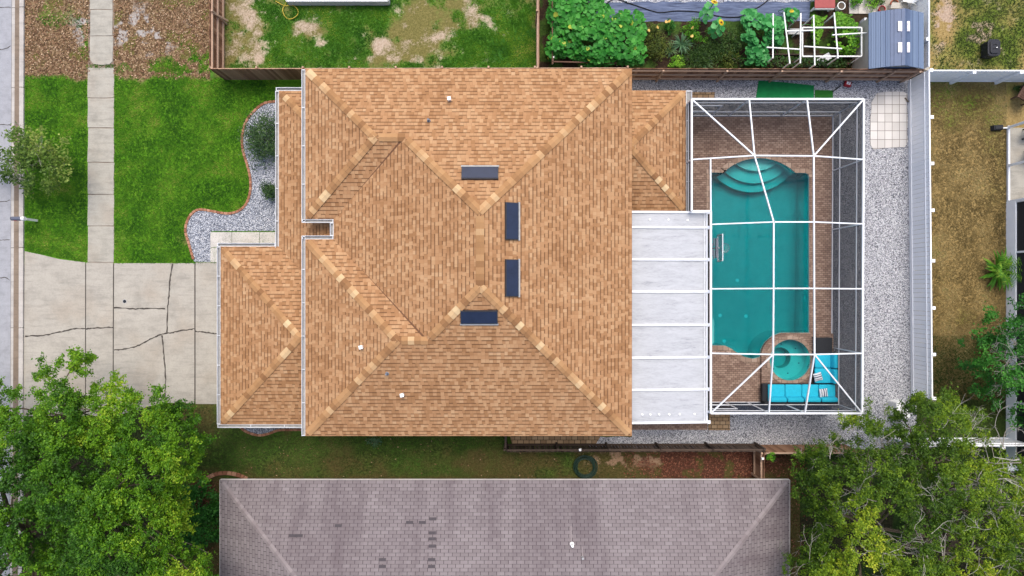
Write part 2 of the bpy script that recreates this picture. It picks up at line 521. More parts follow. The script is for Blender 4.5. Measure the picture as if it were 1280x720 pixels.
# pool plaster and water
t = NT('pool_plaster'); p = t.pos()
col = t.ramp(t.noise(1.5, 5, 0.7, p), [(0.3, (0.26, 0.44, 0.42, 1)), (0.7, (0.32, 0.51, 0.48, 1))])
M['plaster'] = t.end(t.bsdf(col, 0.8))
t = NT('pool_water'); p = t.pos()
nb = t.bump(t.noise(2.2, 3, 0.5, p), 0.12, 0.05)
gl = t.n('BsdfGlossy', {'Roughness': 0.06, 'Normal': nb}).outputs[0]
tr = t.n('BsdfTransparent').outputs[0]
fr = t.n('Fresnel', {'IOR': 1.33, 'Normal': nb}).outputs[0]
M['water'] = t.end(t.n('MixShader', {0: fr, 1: tr, 2: gl}).outputs[0], t.n('VolumeAbsorption', {'Color': (0.0, 0.865, 0.88, 1), 'Density': 1.9}).outputs[0])
M['screen_roof'] = screen_mat('roof_screen', (40, 44, 48), 0.07)
M['screen_wall'] = screen_mat('wall_screen', (60, 66, 78), 0.8)
M['clear'] = screen_mat('clear_backboard', (190, 215, 225), 0.35)

# foliage
ALB = 0.8
M['leaf_oak'] = leaf_mat('oak_leaf', [(0, (38, 78, 12)), (0.35, (76, 126, 20)), (0.7, (126, 176, 30)), (1, (200, 220, 62))])
ALB = 0.72
ALB = 0.8
M['leaf_olive'] = leaf_mat('olive_leaf', [(0, (48, 78, 16)), (0.35, (92, 126, 26)), (0.7, (148, 176, 34)), (1, (214, 218, 62))])
ALB = 0.72
ALB = 0.95
M['leaf_deep'] = leaf_mat('deep_green_leaf', [(0, (28, 70, 22)), (0.5, (54, 118, 36)), (1, (96, 160, 56))])
ALB = 0.72
ALB = 0.92
M['leaf_street'] = leaf_mat('street_tree_leaf', [(0, (58, 88, 30)), (0.5, (108, 136, 52)), (0.85, (166, 178, 88)), (1, (230, 226, 150))])
ALB = 0.72
M['leaf_shrub'] = leaf_mat('shrub_leaf', [(0, (36, 66, 34)), (0.5, (70, 106, 56)), (1, (126, 154, 92))])
ALB = 0.92
M['leaf_squash'] = leaf_mat('squash_leaf', [(0, (38, 110, 34)), (0.5, (70, 152, 54)), (0.92, (112, 188, 84)), (1, (196, 204, 80))])
ALB = 0.72
ALB = 0.92
M['leaf_gourd'] = leaf_mat('gourd_leaf', [(0, (46, 128, 58)), (0.5, (84, 168, 92)), (1, (128, 200, 126))])
ALB = 0.72
ALB = 0.92
M['leaf_lettuce'] = leaf_mat('vine_leaf', [(0, (74, 128, 26)), (0.5, (118, 176, 42)), (1, (170, 214, 76))])
ALB = 0.72
M['leaf_marigold'] = leaf_mat('marigold_leaf', [(0, (44, 62, 22)), (0.5, (86, 106, 38)), (1, (140, 150, 60))])
M['leaf_dark'] = leaf_mat('dark_bush_leaf', [(0, (32, 58, 24)), (0.5, (62, 98, 38)), (1, (108, 140, 60))])
M['leaf_bright'] = leaf_mat('bright_bush_leaf', [(0, (54, 120, 20)), (0.5, (92, 164, 30)), (1, (150, 206, 54))])
M['leaf_blue'] = leaf_mat('blue_spiky_leaf', [(0, (60, 104, 66)), (1, (126, 166, 120))])
M['leaf_palm'] = leaf_mat('palm_leaf', [(0, (58, 112, 26)), (0.5, (92, 156, 40)), (1, (168, 204, 70))])
M['petal'] = leaf_mat('yellow_petal', [(0, (236, 196, 30)), (1, (252, 224, 70))], 0.2)
M['flower'] = leaf_mat('small_flower', [(0, (236, 180, 70)), (1, (250, 226, 150))], 0.2)
M['seed'] = plain('sunflower_disc', (120, 66, 30), 0.9, 0.3, 30)
M['blade'] = leaf_mat('grass_blade', [(0, (44, 96, 12)), (0.5, (84, 142, 24)), (0.8, (132, 172, 46)), (1, (196, 192, 96))], 0.25, 0.7)
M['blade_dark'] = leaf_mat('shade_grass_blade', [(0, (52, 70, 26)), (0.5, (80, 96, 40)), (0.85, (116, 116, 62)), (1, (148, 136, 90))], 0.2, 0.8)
M['blade_dry'] = leaf_mat('dry_grass_blade', [(0, (112, 96, 56)), (0.5, (166, 144, 90)), (0.8, (208, 186, 130)), (1, (130, 140, 64))], 0.2, 0.8)
ALB = 0.92
M['litter'] = rnd_mat('dead_leaf', [(0, (84, 60, 44)), (0.4, (126, 94, 70)), (0.75, (160, 128, 98)), (1, (206, 180, 148))], 0.9, 0.2, 20, 0.1)
ALB = 0.72
M['litter_red'] = rnd_mat('red_dead_leaf', [(0, (84, 48, 38)), (0.5, (124, 74, 56)), (1, (166, 114, 88))], 0.9, 0.2, 20, 0.1)

# ------------------------------------------------------------------ world, sun, camera
SUN_EL, SUN_AZ = math.radians(65), math.radians(6)      # azimuth measured clockwise from +Y
w = bpy.data.worlds.new('World'); sc.world = w; w.use_nodes = True
nt = w.node_tree; bg = nt.nodes['Background']
sky = nt.nodes.new('ShaderNodeTexSky'); sky.sky_type = 'NISHITA'; sky.sun_disc = False
sky.sun_elevation = SUN_EL; sky.sun_rotation = SUN_AZ; sky.air_density = 1.0; sky.dust_density = 4.5; sky.ozone_density = 1.2
nt.links.new(sky.outputs[0], bg.inputs[0]); bg.inputs[1].default_value = 0.15
sd = bpy.data.lights.new('sun', 'SUN'); sd.energy = 1.1; sd.angle = math.radians(34); sd.color = (1.0, 0.97, 0.93)
so = bpy.data.objects.new('sun', sd); COL.objects.link(so); so.location = (10, 14, 30)
to_sun = Vector((math.sin(SUN_AZ) * math.cos(SUN_EL), math.cos(SUN_AZ) * math.cos(SUN_EL), math.sin(SUN_EL)))
so.rotation_euler = to_sun.to_track_quat('Z', 'Y').to_euler()
cd = bpy.data.cameras.new('camera'); cd.sensor_width = 36; cd.lens = 24.0; cd.clip_start = 0.1; cd.clip_end = 2000
co = bpy.data.objects.new('camera', cd); COL.objects.link(co); co.location = (0, 0, H)
sc.camera = co
sc.view_settings.view_transform = 'Standard'; sc.view_settings.look = 'None'
sc.view_settings.exposure = 0.84; sc.view_settings.gamma = 1.0
sc.cycles.transparent_max_bounces = 16

# ------------------------------------------------------------------ generic foliage and ground helpers


def inpoly(x, y, poly):
    c = np.zeros(len(x), bool); n = len(poly)
    for i in range(n):
        x0, y0 = poly[i]; x1, y1 = poly[(i + 1) % n]
        k = ((y0 > y) != (y1 > y))
        with np.errstate(divide='ignore', invalid='ignore'):
            xx = (x1 - x0) * (y - y0) / (y1 - y0 if y1 != y0 else 1e-9) + x0
        c ^= k & (x < xx)
    return c


def edist(x, y, poly):
    d = np.full(len(x), 1e9); n = len(poly)
    for i in range(n):
        a = np.array(poly[i], float); b = np.array(poly[(i + 1) % n], float); ab = b - a
        t_ = np.clip(((x - a[0]) * ab[0] + (y - a[1]) * ab[1]) / max(1e-9, ab @ ab), 0, 1)
        d = np.minimum(d, np.hypot(x - a[0] - t_ * ab[0], y - a[1] - t_ * ab[1]))
    return d


def GA(px, py, z):
    k = S * (H - z) / H
    return np.stack([(px - 640) * k, (360 - py) * k, z], 1)


def basis(nrm):
    r_ = rng.normal(size=nrm.shape)
    t_ = np.cross(nrm, r_); t_ /= np.linalg.norm(t_, axis=1, keepdims=True) + 1e-9
    return t_, np.cross(nrm, t_)


def leaves(c, size, aspect=0.5, up=0.8, fold=0.12):
    """one folded rhombus per leaf -> V, F"""
    n = len(c)
    nr = rng.normal(size=(n, 3)); nr[:, 2] = np.abs(nr[:, 2]) + up
    nr /= np.linalg.norm(nr, axis=1, keepdims=True)
    t_, b_ = basis(nr); l = size[:, None]; w_ = l * aspect
    V = np.stack([c - t_ * l * 0.5, c + b_ * w_ * 0.5 - t_ * l * 0.08 + nr * l * fold, c + t_ * l * 0.5, c - b_ * w_ * 0.5 - t_ * l * 0.08 + nr * l * fold], 1).reshape(-1, 3)
    return V, np.arange(4 * n).reshape(n, 4)


def round_leaves(c, size, up=1.6, k=9, cup=0.18):
    n = len(c)
    nr = rng.normal(size=(n, 3)) * 0.8; nr[:, 2] = np.abs(nr[:, 2]) + up
    nr /= np.linalg.norm(nr, axis=1, keepdims=True)
    t_, b_ = basis(nr); V = []
    for i in range(k):
        a = 2 * PI * i / k
        rad = size * (1.0 + 0.1 * math.cos(5 * a)) * (0.55 if i == 0 else 1.0)
        V.append(c + (t_ * math.cos(a) + b_ * math.sin(a)) * rad[:, None] + nr * (size * cup * (1 if i % 2 else 0.4))[:, None])
    V.append(c - nr * (size * 0.05)[:, None])
    V = np.stack(V, 1).reshape(-1, 3); m = k + 1
    base = np.arange(n)[:, None] * m
    F = np.concatenate([np.stack([base[:, 0] + k, base[:, 0] + i, base[:, 0] + (i + 1) % k], 1) for i in range(k)], 0)
    return V, F


def canopy(poly, zb, zt, ncl, per, lsize, edge=60, spread=0.32, gapf=0.55, gap=0.36, depth=1.2, seed=0, twig=None):
    """leaf clumps through the volume under a domed, uneven crown whose plan outline is poly (photo px at its height)"""
    xs = np.array([p[0] for p in poly]); ys = np.array([p[1] for p in poly])
    px = rng.uniform(xs.min(), xs.max(), ncl * 5); py = rng.uniform(ys.min(), ys.max(), ncl * 5)
    wx = (fbm(px * S, py * S, 1.7, 3, seed + 51) - 0.5) * 44; wy = (fbm(px * S, py * S, 1.7, 3, seed + 77) - 0.5) * 44
    k = inpoly(px + wx, py + wy, poly); px, py = px[k], py[k]
    g = fbm(px * S, py * S, gapf * 2, 3, seed)
    k = g > gap + 0.09 * (rng.random(len(g)) - 0.5); px, py, g = px[k][:ncl], py[k][:ncl], g[k][:ncl]
    d = np.clip(edist(px, py, poly) / edge, 0, 1)
    big = fbm(px * S, py * S, 0.42, 3, seed + 5)
    z = zb + (zt - zb) * np.sqrt(np.clip(d * 1.9 - d * d * 0.9, 0, 1)) * (0.55 + 0.8 * big) + rng.normal(0, 0.22, len(px))
    z -= rng.exponential(depth, len(px)) * (rng.random(len(px)) < 0.55)
    z = np.clip(z, zb * 0.45, zt + 0.6)
    c = GA(px, py, z)
    n = len(c); tone = np.clip(0.4 * rng.random(n) + 0.8 * (fbm(px * S, py * S, 0.9, 3, seed + 9) - 0.32) + 1.1 * (fbm(px * S, py * S, 0.33, 2, seed + 19) - 0.42), 0, 1)
    idx = np.repeat(np.arange(n), per)
    # leaves lie along a few short shoots of each clump
    sh = rng.normal(size=(n, 5, 3)); sh[:, :, 2] = sh[:, :, 2] * 0.45 + 0.15
    sh *= spread / (np.linalg.norm(sh, axis=2, keepdims=True)) * rng.uniform(0.7, 1.7, (n, 5, 1))
    which = rng.integers(0, 5, len(idx)); tt = rng.random(len(idx)) ** 0.8
    P = c[idx] + sh[idx, which] * tt[:, None] + rng.normal(0, lsize * 0.55, (len(idx), 3))
    V, F = leaves(P, lsize * rng.uniform(0.6, 1.35, len(P)), 0.55, 0.9)
    r_ = np.clip(tone[idx] * 0.75 + rng.random(len(idx)) * 0.4 - 0.08, 0, 1)
    return V, F, r_, c


def limb(mb, a, b, r0, r1, bend=0.3, n=4):
    a = Vector(a); b = Vector(b); pts = []; L = (b - a).length
    o = Vector((random.uniform(-1, 1), random.uniform(-1, 1), random.uniform(0.1, 0.9))) * L * bend * 0.4
    for i in range(n + 1):
        t_ = i / n
        pts.append(a.lerp(b, t_) + o * math.sin(PI * t_) + Vector((random.uniform(-1, 1), random.uniform(-1, 1), random.uniform(-1, 1))) * L * 0.03)
    mb.tube(pts, [r0 + (r1 - r0) * i / n for i in range(n + 1)], 5 if r0 > 0.03 else 4, caps=False)
    return pts


def twigs(mb, p, d, L, r, depth):
    """a bare, forking branch"""
    p = Vector(p); d = Vector(d).normalized(); pts = [p]; q = p
    for i in range(4):
        d = (d + Vector((random.gauss(0, 0.22), random.gauss(0, 0.22), random.gauss(0, 0.12)))).normalized()
        q = q + d * L / 4; pts.append(q)
    mb.tube(pts, [r * (1 - 0.13 * i) for i in range(5)], 4, caps=False)
    if depth <= 0: return
    for k in range(random.choice([2, 3, 3])):
        i = random.choice([2, 3, 4])
        nd = (d + Vector((random.gauss(0, 0.7), random.gauss(0, 0.7), random.gauss(0.05, 0.3)))).normalized()
        twigs(mb, pts[i], nd, L * random.uniform(0.5, 0.8), r * 0.55, depth - 1)


def make_tree(name, label, base, trunk_h, trunk_r, V, F, r_, c, mat, nl=40, lim=(0.1, 0.015), group=None):
    o = thing(name, label, 'tree', (base[0], base[1], 0), group)
    mb = MB(); top = Vector((base[0] + 0.2, base[1] + 0.1, trunk_h))
    mb.tube([(base[0], base[1], -0.1), (base[0], base[1], 0.15), (base[0] + 0.05, base[1], trunk_h * 0.5), top], [trunk_r * 1.5, trunk_r * 1.1, trunk_r * 0.9, trunk_r * 0.7], 10, caps=False)
    mb.build('trunk', M['bark'], o)
    mb = MB(); mains = []
    for i in range(7):
        b = c[rng.integers(len(c))]; b = Vector((float(b[0]), float(b[1]), float(b[2]) - 0.6))
        q = top.lerp(b, 0.7); pts = limb(mb, top, q, trunk_r * 0.55, lim[0] * 0.6); mains += pts[1:]
    for i in range(nl):
        b = Vector([float(v) for v in c[rng.integers(len(c))]])
        a = min(mains, key=lambda q: (q - b).length)
        limb(mb, a, b, lim[0] * 0.5, lim[1])
    mb.build('limbs', M['bark'], o)
    np_mesh('crown', V, F, r_, mat, o)
    return o


def bush(name, label, px, py, rpx, h, n, lsize, mat, seed=0, aspect=0.5, up=0.7, zb=0.05, sy=1.0, cat='shrub', group=None):
    x, y, _ = G(px, py, h * 0.6); R = rpx * S
    o = thing(name, label, cat, (x, y, 0), group)
    ncl = max(10, n // 28)
    u = rng.normal(size=(ncl, 3)); u[:, 2] = np.abs(u[:, 2]); u /= np.linalg.norm(u, axis=1, keepdims=True)
    rad = rng.uniform(0.45, 1.05, ncl)[:, None]
    c = u * rad * np.array([R, R * sy, h * 0.75]) * (0.75 + 0.5 * rng.random((ncl, 1))) + np.array([x, y, zb + h * 0.2])
    idx = np.repeat(np.arange(ncl), max(4, n // ncl))
    P = c[idx] + rng.normal(0, R * 0.16, (len(idx), 3))
    P[:, 2] = np.clip(P[:, 2], 0.03, h * 1.1)
    V, F = leaves(P, lsize * rng.uniform(0.6, 1.3, len(P)), aspect, up)
    tone = rng.random(ncl)
    np_mesh('foliage', V, F, np.clip(tone[idx] * 0.6 + rng.random(len(idx)) * 0.45, 0, 1), mat, o)
    mb = MB()
    for i in range(7):
        b = c[rng.integers(ncl)]; limb(mb, (x, y, 0), [float(v) for v in b], 0.02, 0.006)
    mb.build('stems', M['bark'], o)
    return o, c


def spiky(name, label, px, py, R, h, n, mat, cat='plant', width=0.05, group=None):
    """rosette of strap leaves arching from the base"""
    x, y, _ = G(px, py, 0.2); o = thing(name, label, cat, (x, y, 0), group)
    V = []; F = []; r_ = []
    for i in range(n):
        a = random.uniform(0, 2 * PI); L = R * random.uniform(0.65, 1.1); hh = h * random.uniform(0.4, 1.1)
        d = Vector((math.cos(a), math.sin(a), 0)); s_ = Vector((-d.y, d.x, 0))
        b = len(V)
        for k, (t_, wv) in enumerate(((0, 0.7), (0.35, 1), (0.7, 0.8), (1.0, 0.08))):
            p_ = Vector((x, y, 0.05)) + d * L * t_ + Vector((0, 0, hh * math.sin(t_ * 2.1)))
            V += [tuple(p_ - s_ * width * wv), tuple(p_ + s_ * width * wv)]
        rr = random.random()
        for k in range(3): F.append((b + 2 * k, b + 2 * k + 1, b + 2 * k + 3, b + 2 * k + 2)); r_.append(rr)
    np_mesh('foliage', V, F, r_, mat, o)
    return o


def zone(name, x0, y0, x1, y1, z, mat, fa, fb=None, fc=None, step=2.2):
    """ground sheet with cover attributes a, b, c given as functions of photo px"""
    nx = max(2, int((x1 - x0) / step)); ny = max(2, int((y1 - y0) / step))
    gx, gy = np.meshgrid(np.linspace(x0, x1, nx), np.linspace(y0, y1, ny)); gx = gx.ravel(); gy = gy.ravel()
    P = GA(gx, gy, np.full(len(gx), z)); P[:, :2] = np.stack([(gx - 640) * S, (360 - gy) * S], 1)
    i = np.arange(nx * ny).reshape(ny, nx)
    F = np.stack([i[1:, :-1], i[1:, 1:], i[:-1, 1:], i[:-1, :-1]], -1).reshape(-1, 4)
    o = np_mesh(name, P, F, np.zeros(len(F)), mat)
    for nm, fn in (('a', fa), ('b', fb), ('c', fc)):
        at = o.data.attributes.new(nm, 'FLOAT', 'POINT')
        at.data.foreach_set('value', (fn(gx, gy) if fn else np.zeros(len(gx))).astype(np.float32))
    return struct(o)


def tufts(name, rects, dens, cover, mat, h=0.07, w=0.022, blades=3, label=None):
    """short grass blades where cover(px,py) says so: one object of uncountable stuff"""
    PX = []; PY = []
    for x0, y0, x1, y1 in rects:
        n = int(dens * (x1 - x0) * (y1 - y0) * S * S)
        px = rng.uniform(x0, x1, n); py = rng.uniform(y0, y1, n)
        k = rng.random(n) < cover(px, py); PX.append(px[k]); PY.append(py[k])
    px = np.concatenate(PX); py = np.concatenate(PY); n = len(px)
    b = np.stack([(px - 640) * S, (360 - py) * S, np.full(n, 0.012)], 1)
    idx = np.repeat(np.arange(n), blades)
    a = rng.uniform(0, 2 * PI, len(idx)); le = rng.uniform(0.5, 1.2, len(idx)) * h
    d = np.stack([np.cos(a), np.sin(a), np.zeros(len(a))], 1); s_ = np.stack([-d[:, 1], d[:, 0], d[:, 2]], 1)
    bb = b[idx] + rng.normal(0, 0.015, (len(idx), 3)) * np.array([1, 1, 0])
    tip = bb + d * (le * 0.9)[:, None]; tip[:, 2] += le * 0.75
    V = np.stack([bb - s_ * w / 2, bb + s_ * w / 2, tip], 1).reshape(-1, 3)
    F = np.arange(len(V)).reshape(-1, 3)
    tone = fbm(px * S, py * S, 1.1, 4, 21)
    r_ = np.clip((tone[idx] - 0.5) * 1.3 + 0.42 + rng.normal(0, 0.16, len(idx)), 0, 1)
    o = np_mesh(name, V, F, r_, mat)
    return stuff(tag(o, label, 'grass'))


def flecks(name, rects, dens, cover, mat, size, label, cat):
    PX = []; PY = []
    for x0, y0, x1, y1 in rects:
        n = int(dens * (x1 - x0) * (y1 - y0) * S * S)
        px = rng.uniform(x0, x1, n); py = rng.uniform(y0, y1, n)
        k = rng.random(n) < cover(px, py); PX.append(px[k]); PY.append(py[k])
    px = np.concatenate(PX); py = np.concatenate(PY); n = len(px)
    P = np.stack([(px - 640) * S, (360 - py) * S, rng.uniform(0.02, 0.04, n)], 1)
    V, F = leaves(P, size * rng.uniform(0.5, 1.3, n), 0.55, 2.2)
    return stuff(tag(np_mesh(name, V, F, rng.random(n), mat), label, cat))


def jag(poly, step=8.0, amp=1.2, seed=0):
    out = []; n = len(poly)
    for i in range(n):
        x0, y0 = poly[i]; x1, y1 = poly[(i + 1) % n]; L = math.hypot(x1 - x0, y1 - y0); m = max(1, int(L / step))
        for k in range(m):
            t_ = k / m; x = x0 + (x1 - x0) * t_; y = y0 + (y1 - y0) * t_
            out.append((x + random.uniform(-amp, amp), y + random.uniform(-amp, amp)))
    return out


def smooth_path(pts, n=8, closed=False):
    out = []; m = len(pts)
    rngi = range(m if closed else m - 1)
    for i in rngi:
        p0 = pts[(i - 1) % m] if (closed or i > 0) else pts[i]
        p1 = pts[i]; p2 = pts[(i + 1) % m]; p3 = pts[(i + 2) % m] if (closed or i + 2 < m) else p2
        for k in range(n):
            t_ = k / n
            out.append(tuple(0.5 * ((2 * b) + (-a + c) * t_ + (2 * a - 5 * b + 4 * c - d) * t_ * t_ + (-a + 3 * b - 3 * c + d) * t_ ** 3) for a, b, c, d in zip(p0, p1, p2, p3)))
    if not closed: out.append(tuple(pts[-1]))
    return out


def rect(x0, y0, x1, y1): return [(x0, y0), (x1, y0), (x1, y1), (x0, y1)]
# ================================================================== GROUND
def circ(cx, cy, r, n=40, a0=0.0, a1=2 * PI):
    return [(cx + r * math.cos(a0 + (a1 - a0) * i / n), cy + r * math.sin(a0 + (a1 - a0) * i / n)) for i in range(n if abs(a1 - a0 - 2 * PI) < 1e-6 else n + 1)]


DECK = rect(866, 146, 1039.5, 503.5)
hole = GP(rect(869, 150, 1036, 500))
t = NT('far_ground'); p = t.pos()
far = t.ramp(t.math('ADD', t.math('MULTIPLY', t.noise(0.3, 6, 0.7, p), 0.6), t.math('MULTIPLY', t.noise(7, 5, 0.7, p), 0.4)),
             [(0.35, lin((70, 84, 36))), (0.5, lin((104, 110, 52))), (0.65, lin((150, 134, 86)))])
M['far'] = t.end(t.bsdf(far, 0.95))
struct(MB().sheet([(-350, -350), (350, -350), (350, 350), (-350, 350)], 0.0, [hole]).build('ground', M['far']))

LIT = [(80, 64, 44), (120, 96, 70), (164, 138, 106)]
SAND = [(158, 138, 114), (190, 170, 148), (212, 196, 178)]
M['front'] = yard_mat('front_yard', LIT, [(50, 98, 14), (82, 136, 26), (124, 162, 48)], [(150, 142, 134), (178, 171, 164), (200, 194, 188)], [(76, 82, 36), (106, 102, 52), (146, 132, 84)], flake=0.3)
M['back'] = yard_mat('back_yard', [(84, 82, 44), (120, 114, 64), (164, 148, 100)], [(40, 82, 26), (70, 120, 38), (110, 152, 56)], SAND, [(30, 72, 26), (54, 102, 34), (86, 134, 50)])
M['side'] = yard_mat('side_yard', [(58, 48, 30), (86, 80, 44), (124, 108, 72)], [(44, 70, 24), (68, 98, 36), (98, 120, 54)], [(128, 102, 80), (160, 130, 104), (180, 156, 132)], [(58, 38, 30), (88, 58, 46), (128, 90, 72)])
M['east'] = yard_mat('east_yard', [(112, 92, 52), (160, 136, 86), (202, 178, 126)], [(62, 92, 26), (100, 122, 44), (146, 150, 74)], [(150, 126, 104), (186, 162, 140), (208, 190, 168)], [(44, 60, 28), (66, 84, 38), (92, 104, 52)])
M['soil'] = yard_mat('garden_soil', [(34, 28, 22), (58, 46, 36), (92, 74, 58)], [(40, 60, 26), (62, 90, 36), (96, 120, 52)], [(110, 92, 74), (140, 120, 100), (160, 142, 122)])


def gauss(px, py, cx, cy, rx, ry): return np.exp(-((px - cx) / rx) ** 2 - ((py - cy) / ry) ** 2)


def n_(px, py, f=1.0, seed=0): return fbm(px * S, py * S, f, 4, seed)


def lawn_a(px, py):
    e = 97 + 9 * (n_(px, py, 1.2, 2) - 0.5) * 2
    a = sstep(-5, 6, py - e)
    dry = 0.9 * sstep(0.52, 0.75, n_(px, py, 0.8, 31)) * gauss(px, py, 215, 320, 110, 26)
    green = 0.75 * sstep(0.5, 0.66, n_(px, py, 1.1, 40)) * (gauss(px, py, 250, 55, 40, 60) + gauss(px, py, 104, 60, 10, 30) + gauss(px, py, 200, 85, 60, 14) + gauss(px, py, 60, 20, 50, 60) * 0.6)
    return np.clip(np.maximum(a - dry, green), 0, 1)


def lawn_b(px, py):
    s_ = sstep(0.5, 0.64, n_(px, py, 1.7, 12)) * np.clip(gauss(px, py, 180, 40, 52, 34) + 0.9 * gauss(px, py, 115, 30, 26, 30), 0, 1) * 0.95
    return np.clip(s_ * (py < 92), 0, 1)


def lawn_c(px, py):
    if 0: pass
    return sstep(0.52, 0.68, n_(px, py, 1.0, 55)) * 0.95 * sstep(100, 94, py) * (px < 280)


zone('lawn', 29, -70, 263, 345, 0.006, M['front'], lawn_a, lawn_b, lawn_c)


zone('lawn', 262.9, 92, 420, 345, 0.0062, M['front'], lambda x, y: np.clip(lawn_a(x, y) + (x > 266), 0, 1))


def back_a(px, py):
    g_ = 0.74 + 1.9 * (n_(px, py, 1.4, 5) - 0.5)
    for c_ in ((310, 58, 34, 30), (290, 18, 30, 26), (480, 62, 34, 22), (515, 45, 30, 30), (545, 20, 34, 30), (392, 38, 30, 10), (588, 20, 18, 20), (282, 75, 12, 22)): g_ = g_ - 0.75 * gauss(px, py, *c_)
    for c_ in ((420, 62, 40, 30), (455, 20, 40, 18), (640, 60, 50, 40), (345, 40, 16, 40), (580, 55, 26, 34)): g_ = g_ + 0.55 * gauss(px, py, *c_)
    return np.clip(g_, 0, 1)


def back_b(px, py):
    g_ = -0.1 + 0.9 * (n_(px, py, 1.6, 8) - 0.5)
    for c_ in ((316, 70, 28, 18), (318, 25, 20, 16), (296, 10, 16, 14), (478, 58, 28, 20), (500, 12, 9, 14), (588, 18, 14, 24), (385, 32, 22, 10), (400, 52, 10, 8), (610, 32, 12, 10), (545, 48, 22, 14)): g_ = g_ + 0.62 * gauss(px, py, *c_)
    return np.clip(g_ + 1.5 * (n_(px, py, 2.2, 88) - 0.5), 0, 1)


def back_c(px, py): return np.clip(gauss(px, py, 650, 60, 46, 40) * 1.3 - 0.1, 0, 1) * sstep(0.3, 0.5, n_(px, py, 1.2, 33))


zone('backyard_ground', 263, -70, 673, 98, 0.009, M['back'], back_a, back_b, back_c)
zone('garden_soil', 673, -70, 1160, 101, 0.004, M['soil'], lambda x, y: sstep(0.45, 0.62, n_(x, y, 1.4, 3)) * 0.8, lambda x, y: sstep(0.62, 0.75, n_(x, y, 1.0, 6)) * (x > 1050))


def side_a(px, py): return np.clip(0.35 + 1.9 * (n_(px, py, 0.9, 14) - 0.48) + 0.8 * gauss(px, py, 300, 560, 100, 22) + 0.5 * gauss(px, py, 500, 552, 160, 8) - 0.9 * gauss(px, py, 880, 580, 120, 30) - 0.6 * sstep(592, 602, py), 0, 1)


def side_b(px, py): return np.clip(1.2 * sstep(0.45, 0.62, n_(px, py, 1.6, 18)) * (gauss(px, py, 790, 574, 50, 14) + 0.6 * gauss(px, py, 880, 596, 60, 6)), 0, 1)


def side_c(px, py): return np.clip(1.4 * sstep(0.3, 0.5, n_(px, py, 1.3, 19)) * (gauss(px, py, 890, 578, 90, 26) + 0.6 * gauss(px, py, 255, 610, 16, 30)), 0, 1)


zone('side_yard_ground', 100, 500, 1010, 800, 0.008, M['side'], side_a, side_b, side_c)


def east_a(px, py):
    g_ = 0.12 + 1.5 * (n_(px, py, 0.9, 24) - 0.5) + 0.85 * gauss(px, py, 1230, 40, 80, 50) + 0.5 * gauss(px, py, 1210, 130, 70, 26) - 0.5 * gauss(px, py, 1210, 270, 60, 90) - 0.7 * gauss(px, py, 1180, 30, 14, 30)
    return np.clip(g_, 0, 1)


def east_b(px, py): return np.clip(1.3 * gauss(px, py, 1178, 32, 14, 34) * sstep(0.4, 0.6, n_(px, py, 1.5, 26)) + 0.7 * sstep(0.58, 0.7, n_(px, py, 1.5, 27)) * gauss(px, py, 1225, 40, 60, 50), 0, 1)


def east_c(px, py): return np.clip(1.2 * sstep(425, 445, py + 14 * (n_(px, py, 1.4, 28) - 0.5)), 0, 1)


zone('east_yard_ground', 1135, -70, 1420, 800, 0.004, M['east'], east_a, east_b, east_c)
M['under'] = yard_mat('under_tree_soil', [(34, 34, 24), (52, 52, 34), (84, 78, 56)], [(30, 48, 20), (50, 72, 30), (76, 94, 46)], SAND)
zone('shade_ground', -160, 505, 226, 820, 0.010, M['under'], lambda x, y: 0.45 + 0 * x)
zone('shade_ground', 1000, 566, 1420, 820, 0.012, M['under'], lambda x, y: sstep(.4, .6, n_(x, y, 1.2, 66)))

# road, gutter, kerb, sidewalk, drive
struct(MB().sheet(GP([(-180, -1500), (15, -1500), (15, -90), (12, 820), (8, 1500), (-186, 1500)]), 0.012).build('road', M['road']))
struct(MB().sheet(GP([(13, -90), (31.4, -90), (29.6, 820), (10, 820)]), 0.0105).build('gutter_bed', M['crack']))
mb = MB()
for i in range(9):
    y0, y1 = -90 + i * 100 + (0 if i else 0), -90 + (i + 1) * 100
    x0 = lambda y: 15.5 - 3.0 * (y + 90) / 900; x1 = lambda y: 20.5 - 4.0 * (y + 90) / 900
    mb.prism(GP([(x0(y0), y0), (x1(y0), y0), (x1(y1 - .6), y1 - .6), (x0(y1 - .6), y1 - .6)]), -0.1, 0.022)
struct(mb.build('gutter_pan', M['kerb']))
struct(MB().sheet(GP([(19.6, -90), (26.3, -90), (24.5, 820), (15.2, 820)]), 0.0265).build('gutter_sediment', M['kerbdirt']))
mb = MB()
for i in range(9):
    y0, y1 = -90 + i * 100, -90 + (i + 1) * 100 - 0.6
    mb.prism(GP([(26 - 2 * i / 9, y0), (31.5 - 2 * i / 9, y0), (31.3 - 2 * i / 9, y1), (25.8 - 2 * i / 9, y1)]), -0.1, 0.11)
struct(mb.build('kerb', M['kerb'], bevel=0.02))
ys = [-70, 12, 45, 81.5, 84.5, 122.5, 160, 203, 243, 282.5, 327.8]
mb = MB()
for a, b in zip(ys[:-1], ys[1:]):
    if a == 81.5: continue
    w0 = 113.5 if b < 83 else 110.5; w1 = 141.5 if b < 83 else 143
    pl = [(w0, a + .5), (w1, a + .5), (w1 - .6, b - .4), (w0 - .6, b - .4)]
    if b == 81.5: pl = [(113, a + .5), (142, a + .5), (141, 77), (137, 80.5), (127, 81.5), (117, 80), (112.5, 74)]
    mb.prism(GP(jag(pl, 9, 0.35) if b != 81.5 else pl), -0.05, 0.028 + random.uniform(0, 0.008))
struct(mb.build('sidewalk', M['walkcon']))
struct(MB().sheet(GP(jag(rect(111, -70, 143, 330), 10, .8)), 0.010).build('sidewalk_bed', M['kerbdirt']))
mb = MB()
